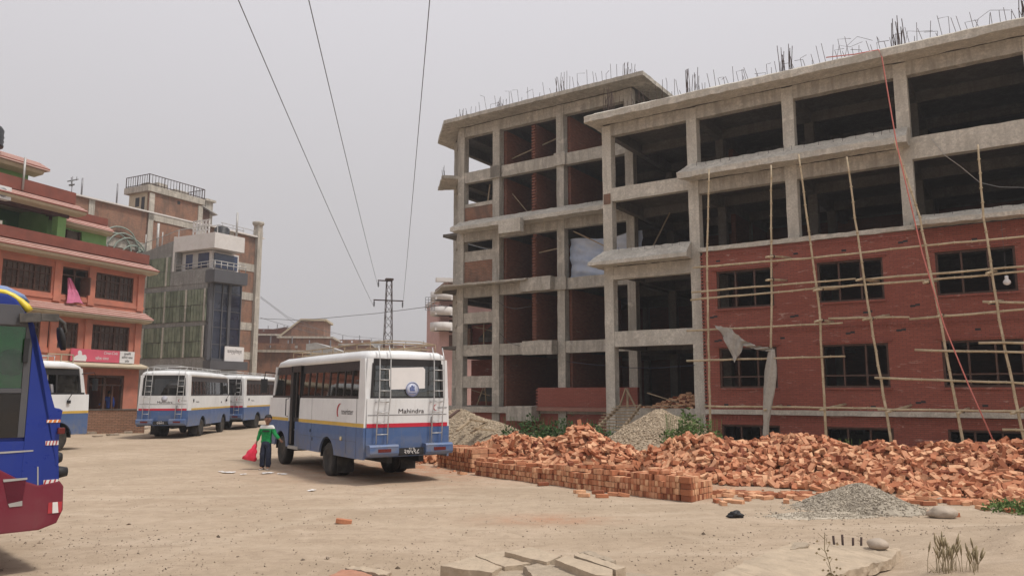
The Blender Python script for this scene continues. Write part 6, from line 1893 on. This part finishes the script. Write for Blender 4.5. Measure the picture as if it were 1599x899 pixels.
    MB().prism([(-9, z0 - .02), (x0, z0), (x1, z1), (x1, z1 - .015), (x0, z0 - .02), (-9, z0 - .04)], 'y', -.004, .0015).prism([q(58, 728), q(60, 728), q(60, 757), q(58, 757)], 'y', -.004, -.0005).build('pin_line', MAT['sheetm'], R)
    a = q(94, 708); MB().lathe([(.0, -.06), (.05, -.05), (.075, 0), (.05, .05), (.0, .06)], (a[0], .12, a[1] - .05), 'x', 12).lathe([(.0, -.03), (.05, -.05), (.07, 0), (.05, .09), (.0, .1)], (a[0] + .02, .1, a[1] - .21), 'x', 12).build('nose_mirror', MAT['dark'], R)
    # overhead mirror arm
    p0, p1, p2, p3 = q(28, 497), q(60, 496), q(88, 497), q(97, 506)
    arm = MB()
    arm.beam((p0[0], -.06, p0[1]), (p1[0], -.08, p1[1]), .07, .10).beam((p1[0], -.08, p1[1]), (p2[0], -.09, p2[1] + .0), .06, .085)
    arm.path([(p2[0] - .02, -.09, p2[1]), (p3[0], -.09, p3[1]), (q(99, 520)[0], -.09, q(99, 520)[1])], .022, 7)
    arm = arm.build('mirror_arm', plain('scuffed dark plastic', (.075,.07,.065), .6, .3, 5, .1, dirt=(.22,.19,.16), dirt_amt=.6, dscale=5), R, bev=.012)
    c0, c1 = q(89, 512), q(95, 547)
    mb = MB(); L = math.dist(c0, c1); secs = []
    for k in range(9):
        u = k / 8; x = c0[0] + (c1[0]-c0[0])*u; z = c0[1] + (c1[1]-c0[1])*u; w_ = .036 * math.sin(math.pi * (.12 + .76*u)) ** .5; dp = .1 * math.sin(math.pi*(.1+.8*u)) ** .5
        secs.append([V((x + w_*math.cos(a), -.09 + dp*math.sin(a), z)) for a in [2*math.pi*j/12 for j in range(12)]])
    mb.loft(secs).build('mirror_head', MAT['dark'], arm)
    # yellow hoop and blue dome on the roof
    pts = [q(0, 453), q(12, 455), q(24, 461), q(36, 470), q(44, 478), q(48, 485)]
    mb = MB()
    P = [V((pts[0][0] - .5, .28, q(0, 456)[1] - .02))] + [V((a, .05 + .1 * (1 - i / 5), b_)) for i, (a, b_) in enumerate(pts)]
    mb.path(P, lambda u: .03 + .012 * u, 8); mb.build('yellow_hoop', MAT['yellow2'], R, smooth=True)
    MB().lathe([(.0, .18), (.2, .16), (.36, .08), (.42, .0), (.0, 0)], (q(14, 470)[0] - .1, .55, zt - .06), 'z', 20).build('roof_dome', plain('sky blue roof dome', (.14,.22,.42), .25, .05), R)
    MB().box(-8.5, -1.3, .3, 2.1, .25, .5).build('chassis', MAT['dark'], R)
    wheel(R, -2.3, .2, -1, r=.45); wheel(R, -6.5, .2, -1, r=.45); wheel(R, -2.3, 2.2, 1, r=.45)
coach()

# ================================================================ people
def figure(loc, rz, H, label, shirt, trousers, joints, hair=True, yoke=False):
    """joints in metres for a standing figure of height H; x to its left, -y forward"""
    R = empty('person', loc, rz); tag(R, label, 'person')
    J = joints
    def nodes(extra=0.0): pass
    names = ['pelvis','waist','chest','neck0','neck','jaw','skull','crown','lsh','lel','lwr','rsh','rel','rwr','lhip','lkn','lank','ltoe','rhip','rkn','rank','rtoe']
    rad = dict(pelvis=(.098,.075), waist=(.085,.062), chest=(.105,.07), neck0=.048, neck=.038, jaw=(.046,.055), skull=(.072,.082), crown=(.05,.055), lsh=.042, lel=.030, lwr=.022, rsh=.042, rel=.030, rwr=.022,
               lhip=.070, lkn=.046, lank=.031, ltoe=.028, rhip=.070, rkn=.046, rank=.031, rtoe=.028)
    k = H / 1.42
    wd = 1.25 if yoke else 1.0
    if yoke:
        for n_ in ('jaw','skull','crown'): rad[n_] = tuple(v*1.42 for v in rad[n_])
    N = [(J[n], tuple(v * k for v in rad[n]) if isinstance(rad[n], tuple) else rad[n] * k) for n in names]
    E = [('pelvis','waist'),('waist','chest'),('chest','neck0'),('neck0','neck'),('neck','jaw'),('jaw','skull'),('skull','crown'),('chest','lsh'),('lsh','lel'),('lel','lwr'),('chest','rsh'),('rsh','rel'),('rel','rwr'),
         ('pelvis','lhip'),('lhip','lkn'),('lkn','lank'),('lank','ltoe'),('pelvis','rhip'),('rhip','rkn'),('rkn','rank'),('rank','rtoe')]
    ed = [(names.index(a), names.index(b_)) for a, b_ in E]
    # hands: palm, four curled fingers and a thumb
    for s in ('l', 'r'):
        w = V(J[s + 'wr']); d = (w - V(J[s + 'el'])).normalized(); sx = 1 if s == 'l' else -1
        side = d.cross(V((0, -1, 0))).normalized()
        wi = names.index(s + 'wr'); base = len(N); N.append((w + d * .045, (.022*k, .014*k))); ed.append((wi, base)); names.append(s + 'palm')
        for f in range(4):
            o = side * (f - 1.5) * .014; a = len(N)
            l = (.030, .036, .034, .026)[f]
            N.append((w + d * .062 + o, .0075*k)); N.append((w + d * (.062 + l*.8) + o + V((0, .006, -.004)), .0065*k)); N.append((w + d * (.058 + l*1.25) + o + V((0, .02, -.012)), .005*k))
            ed += [(base, a), (a, a+1), (a+1, a+2)]
            names += ['f'] * 3
        a = len(N); N.append((w + d*.03 + side*sx*.02 + V((0,-.012,0)), .008*k)); N.append((w + d*.055 + side*sx*.028 + V((0,-.02,0)), .006*k)); ed += [(base, a), (a, a+1)]; names += ['t'] * 2
    skin('body', N, ed, MAT['skin'], R, 2)
    def g(n, e=0): return V(J[n])
    # shirt
    def mixp(a, b_, u): return g(a).lerp(g(b_), u)
    SN = [(g('pelvis') + V((0, 0, -.075*k)), (.125*k*wd, .098*k)), (g('pelvis') + V((0,0,.02)), (.118*k*wd, .092*k)), (g('waist'), (.108*k*wd, .082*k)), (g('chest'), (.126*k*wd, .088*k)), (g('neck0') - V((0,0,.005)), (.062*k, .056*k)),
          (g('lsh'), .062*k), (g('lel'), .052*k), (mixp('lel', 'lwr', .9), .040*k), (g('rsh'), .062*k), (g('rel'), .052*k), (mixp('rel', 'rwr', .9), .033*k)]
    skin('shirt', SN, [(0,1),(1,2),(2,3),(3,4),(3,5),(5,6),(6,7),(3,8),(8,9),(9,10)], shirt, R, 2)
    TN = [(g('pelvis') + V((0,0,.07)), (.106*k*wd,.084*k)), (g('lhip'), (.082*k*wd, .078*k)), (g('lkn'), .062*k*wd), (g('lank') + V((0,0,-.02)), .058*k*wd), (g('rhip'), (.082*k*wd, .078*k)), (g('rkn'), .062*k*wd), (g('rank') + V((0,0,-.02)), .058*k*wd), (g('pelvis') + V((0,0,-.045*k)), (.10*k*wd, .085*k))]
    skin('trousers', TN, [(0,7),(7,1),(1,2),(2,3),(7,4),(4,5),(5,6)], trousers, R, 2)
    for o_ in R.children:
        if o_.name.split('.')[0] in ('shirt', 'trousers'):
            for v in o_.data.vertices: v.co += noise.noise_vector(V((v.co.x * 9, v.co.y * 9, v.co.z * 22))) * .011 + noise.noise_vector(v.co * 30) * .003
    for s in ('l', 'r'):
        a, t = g(s + 'ank'), g(s + 'toe'); d = (t - a); d.z = 0; d.normalize(); sd = V((-d.y, d.x, 0)); secs = []
        for u, w_, h_ in ((-.055, .028, .05), (-.02, .038, .062), (.03, .040, .055), (.09, .045, .04), (.14, .04, .03), (.165, .022, .02)):
            c = V((a.x, a.y, 0)) + d * u * k; secs.append([c + sd*w_*math.cos(q_)*k + V((0,0,max(0, h_*(.5 + .5*math.sin(q_))*k))) for q_ in [2*math.pi*j/12 for j in range(12)]])
        MB().loft(secs).build('shoe', MAT['shoe'], R)
    # head details
    sk, jw, cr = g('skull'), g('jaw'), g('crown'); up = (cr - jw).normalized(); fw = V((0, -1, 0)); fw = (fw - up * fw.dot(up)).normalized(); rt = up.cross(fw)
    hs = 1.22 if yoke else 1.0
    Mh = Matrix((rt*hs, fw*hs, up*hs)).transposed().to_4x4(); Mh.translation = sk
    hb = MB(); secs = []; n_, m_ = 14, 22
    for j in range(n_):
        t = math.pi * .62 * j / (n_ - 1) + .02; ring = []
        for q_ in range(m_):
            a = 2*math.pi*q_/m_; cut = 1.0
            v = V((math.sin(t)*math.cos(a)*.076*k, math.sin(t)*math.sin(a)*.088*k - .006, math.cos(t)*.086*k + .010))
            if v.y > .02 and v.z < .028: v.z = .028 + (.028 - v.z) * .02; v.y = min(v.y, .078*k)
            v += noise.noise_vector(v * 60) * .008
            ring.append(Mh @ v)
        secs.append(ring)
    hb.loft(secs).build('hair', MAT['hair'], R)
    for sx in (1, -1):
        f = MB(); c = Mh @ V((sx*.028*k, .078*k, .0)); f.lathe([(.0, -.008), (.009*k, -.005), (.0115*k, 0), (.009*k, .005), (.0, .008)], c, 'z', 10)
        f.build('eye', MAT['ink'], R)
    f = MB(); f.loft([[Mh @ V(p) for p in ring] for ring in ([(-.006,.078*k,.006),(.006,.078*k,.006),(0,.084*k,.008)], [(-.013,.074*k,-.03),(.013,.074*k,-.03),(0,.104*k,-.028)], [(-.009,.07*k,-.036),(.009,.07*k,-.036),(0,.09*k,-.036)])]).build('nose', MAT['skin'], R)
    MB().beam(Mh @ V((-.02*k, .073*k, -.055)), Mh @ V((.02*k, .073*k, -.055)), .012, .008).build('mouth', plain('lip', (.16,.06,.045), .5), R)
    pass
    for sx in (1, -1): MB().lathe([(.0, -.022), (.012, -.015), (.015, .0), (.012, .017), (.0, .022)], Mh @ V((sx*.076*k, .0, -.01)), 'z', 8).build('ear', MAT['skin'], R)
    pass
    return R

def people():
    p = G(414, 733); s = 1.0
    # facing the camera; figure x = image right
    J = dict(pelvis=(.0,0,.70), waist=(.0,0,.83), chest=(.01,0,1.0), neck0=(.015,-.005,1.115), neck=(.02,-.02,1.165), jaw=(.035,-.055,1.20), skull=(.04,-.045,1.285), crown=(.04,-.035,1.34),
             lsh=(.145,0,1.075), lel=(.225,-.03,.89), lwr=(.38,-.09,.76), rsh=(-.125,0,1.075), rel=(-.185,.0,.88), rwr=(-.235,-.03,.70),
             lhip=(.068,0,.63), lkn=(.075,-.03,.36), lank=(.072,0,.07), ltoe=(.09,-.12,.03), rhip=(-.068,0,.63), rkn=(-.075,-.03,.36), rank=(-.075,0,.07), rtoe=(-.09,-.12,.03))
    J = {k_: V(v) for k_, v in J.items()}
    gz = gh(p.x, p.y)
    R = figure((p.x, p.y, gz), 0, 1.42, 'boy in a green and white jersey holding a red bag by the big bus', MAT['shirt_g'], MAT['jeans'], J, yoke=True)
    mk = MB()
    for k_ in range(5): mk.box(-.075 + k_ * .037, -.05 + k_ * .037, -.128, -.085, .955, 1.0)
    mk.build('jersey_print', plain('dark print', (.03,.05,.03), .8), R)
    # red bag
    B_ = empty('plastic_bag', (p.x - .265, p.y - .04, gz + .62)); tag(B_, 'thin red plastic bag hanging from the hand of the boy in green', 'bag')
    secs = []
    for i in range(17):
        u = i / 16; z = .04 - .42 * u; w_ = .012 + .15 * min(1, u*1.1) ** .8 + .01*math.sin(u*17); cx = -.15 * u ** 1.2; dp = .012 + .06 * math.sin(u * 2.4)
        if u > .93: dp *= .4
        ring = []
        for j in range(20):
            a = 2*math.pi*j/20; f = 1 + .13 * math.sin(a*5 + u*6) + .10 * math.sin(a*9 - u*8)
            ring.append(V((cx + w_*math.cos(a)*f, dp*math.sin(a)*f, z - .03*math.cos(a) * u)))
        secs.append(ring)
    MB().loft(secs).build('bag_body', MAT['bagred'], B_)
    MB().path([(-.0, 0, .0), (-.015, 0, .06), (.01, 0, .10), (.02, 0, .03)], .006, 5).build('bag_handle', MAT['bagred'], B_)
    # person at the orange shop
    p = AT(171, 613, 40.8)
    J2 = dict(pelvis=(0,0,.92), waist=(0,0,1.08), chest=(0,0,1.32), neck0=(0,0,1.46), neck=(0,-.01,1.52), jaw=(0,-.03,1.56), skull=(0,-.02,1.66), crown=(0,-.01,1.73),
              lsh=(.17,0,1.40), lel=(.32,-.05,1.18), lwr=(.5,-.12,1.0), rsh=(-.17,0,1.40), rel=(-.22,.0,1.13), rwr=(-.22,-.05,.88),
              lhip=(.085,0,.84), lkn=(.09,-.02,.48), lank=(.09,0,.08), ltoe=(.1,-.15,.03), rhip=(-.085,0,.84), rkn=(-.09,-.02,.48), rank=(-.09,0,.08), rtoe=(-.1,-.15,.03))
    J2 = {k_: V(v) for k_, v in J2.items()}
    gz = gh(p.x, p.y)
    o = MB().box(-1.6, 1.6, -.6, .9, -.1, .28).build('shop_step', MAT['slab'], None, loc=(p.x - .3, p.y, gz)); tag(o, 'raised stone step before the orange shop door', 'step')
    figure((p.x, p.y, gz + .28), math.pi + .3, 1.72, 'person in a blue vest with white sleeves standing at the orange shop door', MAT['jacket'], MAT['jeans'], J2)
people()

# ================================================================ lattice pole and cables
def pole():
    dist = 60; b = AT(604, 613, dist); R = empty('lattice_pole', (b.x, dist, 0), .35)
    tag(R, 'tall steel lattice power pole with cross arms behind the big bus', 'pole')
    H = AT(604, 435, dist).z; w0, w1 = .42, .19; m = MB()
    def W(z): return w0 + (w1 - w0) * z / H
    for sx in (1, -1):
        for sy in (1, -1): m.beam((sx*w0/1, sy*w0/1, 0), (sx*w1, sy*w1, H), .05, .05)
    z = 0
    flip = 1
    while z < H - .3:
        z2 = z + .62
        for a, b_ in (((-1,-1),(1,-1)), ((1,-1),(1,1)), ((1,1),(-1,1)), ((-1,1),(-1,-1))):
            wa, wb = W(z), W(min(z2, H)); p, q = (a, b_) if flip > 0 else (b_, a)
            m.beam((p[0]*wa, p[1]*wa, z), (q[0]*wb, q[1]*wb, min(z2, H)), .03, .03)
        z = z2; flip = -flip
    m.box(-w1 - .1, w1 + .1, -w1 - .1, w1 + .1, H - .15, H)
    m.build('lattice_mast', MAT['rebar'], R)
    za, zb = AT(604, 438.5, dist).z, AT(604, 469, dist).z
    ends = []
    for nm, x0, x1, z in (('upper_arm', -.9, .2, za), ('lower_arm', -1.2, 1.15, zb)):
        MB().beam((x0, 0, z), (x1, 0, z), .07, .09).build(nm.replace('upper_', 'cross_').replace('lower_', 'cross_'), MAT['rebar'], R)
    for x, z in ((-.85, za), (-1.15, zb), (1.1, zb)):
        i = MB().lathe([(.02, 0), (.03, -.1)] + [(r_, -.12 - .06*k - d_) for k in range(6) for r_, d_ in ((.035, 0), (.09, .02), (.035, .04))] + [(.02, -.55)], (x, 0, z), 'z', 10)
        i.build('insulator', MAT['dgrey'], R); ends.append((x, z - .55))
    c, s = math.cos(.35), math.sin(.35)
    E = [V((b.x + x*c, dist + x*s, z)) for x, z in ends]
    # order: upper left, lower left, lower right ; each runs overhead to the next pole behind the viewer
    tops = [(482, 0), (372, 0), (671, 0)]
    for k, (e, t) in enumerate(zip(E, tops)):
        dist2 = 15.5; q = AT(t[0], t[1], dist2)
        f = q + (q - e) * 1.4
        f.z = q.z + .1
        R2 = empty('power_line', e); tag(R2, ['middle overhead power line running from the upper arm of the lattice pole', 'left overhead power line running from the lower arm of the lattice pole', 'right overhead power line running from the lower arm of the lattice pole'][k], 'cable')
        pts = []
        for j in range(31):
            u = j / 30; p = e.lerp(q, u); p.z -= .55 * 4 * u * (1 - u) * (.35 if k else .3); pts.append(p - e)
        pts.append(f - e)
        MB().path(pts, .011, 5).build('wire', MAT['wire'], R2)
    # low distribution cables crossing behind
    rows = [([(405, 497, 78), (470, 500, 70), (590, 489, 62), (690, 476, 52)], 'thin cable crossing behind the lattice pole from the brick building to the concrete frame'),
            ([(407, 463, 78), (450, 495, 90), (520, 522, 110)], 'upper slanting cable running down from the brick building over the far houses'),
            ([(407, 465, 78), (460, 505, 90), (545, 525, 110), (600, 529, 130)], 'middle slanting cable running down from the brick building over the far houses'),
            ([(407, 496, 78), (460, 512, 90), (520, 528, 110)], 'lower slanting cable running down from the brick building over the far houses')]
    for l, lab in rows:
        P = [AT(*a) for a in l]; R2 = empty('service_cable', P[0]); tag(R2, lab, 'cable'); pts = []
        for a, b_ in zip(P[:-1], P[1:]):
            for j in range(6): pts.append(a.lerp(b_, j/6) - P[0])
        pts.append(P[-1] - P[0]); MB().path(pts, .022, 4).build('wire', MAT['wire'], R2)
pole()

# ================================================================ air, light, camera
def haze():
    o = MB().box(-210, 210, -60, 210, -1.5, 45).build('haze', D.materials.new('thin haze'))
    m = o.data.materials[0]; m.use_nodes = True; t = m.node_tree; t.nodes.clear()
    out = t.nodes.new('ShaderNodeOutputMaterial'); v = t.nodes.new('ShaderNodeVolumePrincipled')
    v.inputs['Color'].default_value = (.93, .93, .95, 1); v.inputs['Density'].default_value = .0011; v.inputs['Anisotropy'].default_value = .3
    t.links.new(v.outputs[0], out.inputs['Volume'])
    tag(o, 'thin pale haze in the air over the yard', None, None, 'stuff')
haze()

def world():
    w = D.worlds.new('World'); SC.world = w; w.use_nodes = True; t = w.node_tree; t.nodes.clear()
    out = t.nodes.new('ShaderNodeOutputWorld'); bg = t.nodes.new('ShaderNodeBackground'); sky = t.nodes.new('ShaderNodeTexSky')
    sky.sky_type = 'NISHITA'; sky.sun_disc = False; sky.sun_elevation = math.radians(SUN_EL); sky.sun_rotation = math.radians(SUN_ROT)
    sky.dust_density = 6; sky.air_density = 1.2; sky.altitude = 1300
    hs = t.nodes.new('ShaderNodeHueSaturation'); hs.inputs['Saturation'].default_value = .12
    mx = t.nodes.new('ShaderNodeMix'); mx.data_type = 'RGBA'; mx.inputs[0].default_value = .86
    # even overcast: pale grey lilac, a little brighter overhead
    co = t.nodes.new('ShaderNodeTexCoord'); sp = t.nodes.new('ShaderNodeSeparateXYZ'); rp = t.nodes.new('ShaderNodeValToRGB')
    t.links.new(co.outputs['Generated'], sp.inputs[0]); t.links.new(sp.outputs['Z'], rp.inputs[0])
    e = rp.color_ramp.elements; e[0].position = 0; e[0].color = (.455, .432, .437, 1); e[1].position = .62; e[1].color = (.76, .74, .785, 1)
    q = e.new(.25); q.color = (.56, .538, .552, 1)
    ml = t.nodes.new('ShaderNodeVectorMath'); ml.operation = 'SCALE'; ml.inputs['Scale'].default_value = SKY_K
    t.links.new(rp.outputs[0], ml.inputs[0])
    t.links.new(sky.outputs[0], hs.inputs['Color']); t.links.new(hs.outputs[0], mx.inputs[6]); t.links.new(ml.outputs[0], mx.inputs[7])
    t.links.new(mx.outputs[2], bg.inputs[0]); bg.inputs[1].default_value = .1; t.links.new(bg.outputs[0], out.inputs[0])
SUN_EL, SUN_ROT, SKY_K = 64, 112, 11.5
world()
sd = D.lights.new('sun', 'SUN'); sd.energy = 2.85; sd.angle = math.radians(9); sd.color = (1, .95, .88)
so = D.objects.new('sun', sd); COL.objects.link(so)
# sun stands behind and to the right of the viewer, high up
az = math.radians(180 - SUN_ROT); el = math.radians(SUN_EL)
dirv = V((math.sin(az) * math.cos(el), -math.cos(az) * math.cos(el), math.sin(el)))
so.rotation_euler = dirv.to_track_quat('Z', 'Y').to_euler(); so.location = (0, 0, 60)

cam = D.cameras.new('camera'); co_ = D.objects.new('camera', cam); COL.objects.link(co_); SC.camera = co_
cam.sensor_width = 36; cam.lens = 36 * FPX / 1599; cam.clip_start = .1; cam.clip_end = 4000
co_.location = (0, 0, EYE); co_.rotation_euler = (math.pi / 2 + TH, 0, 0)
SC.view_settings.view_transform = 'Standard'; SC.view_settings.look = 'None'; SC.view_settings.exposure = 0; SC.view_settings.gamma = 1
SC.view_settings.use_curve_mapping = False
SC.render.engine = 'CYCLES'
SC.cycles.max_bounces = 6; SC.cycles.diffuse_bounces = 2; SC.cycles.transparent_max_bounces = 16; SC.cycles.use_denoising = True
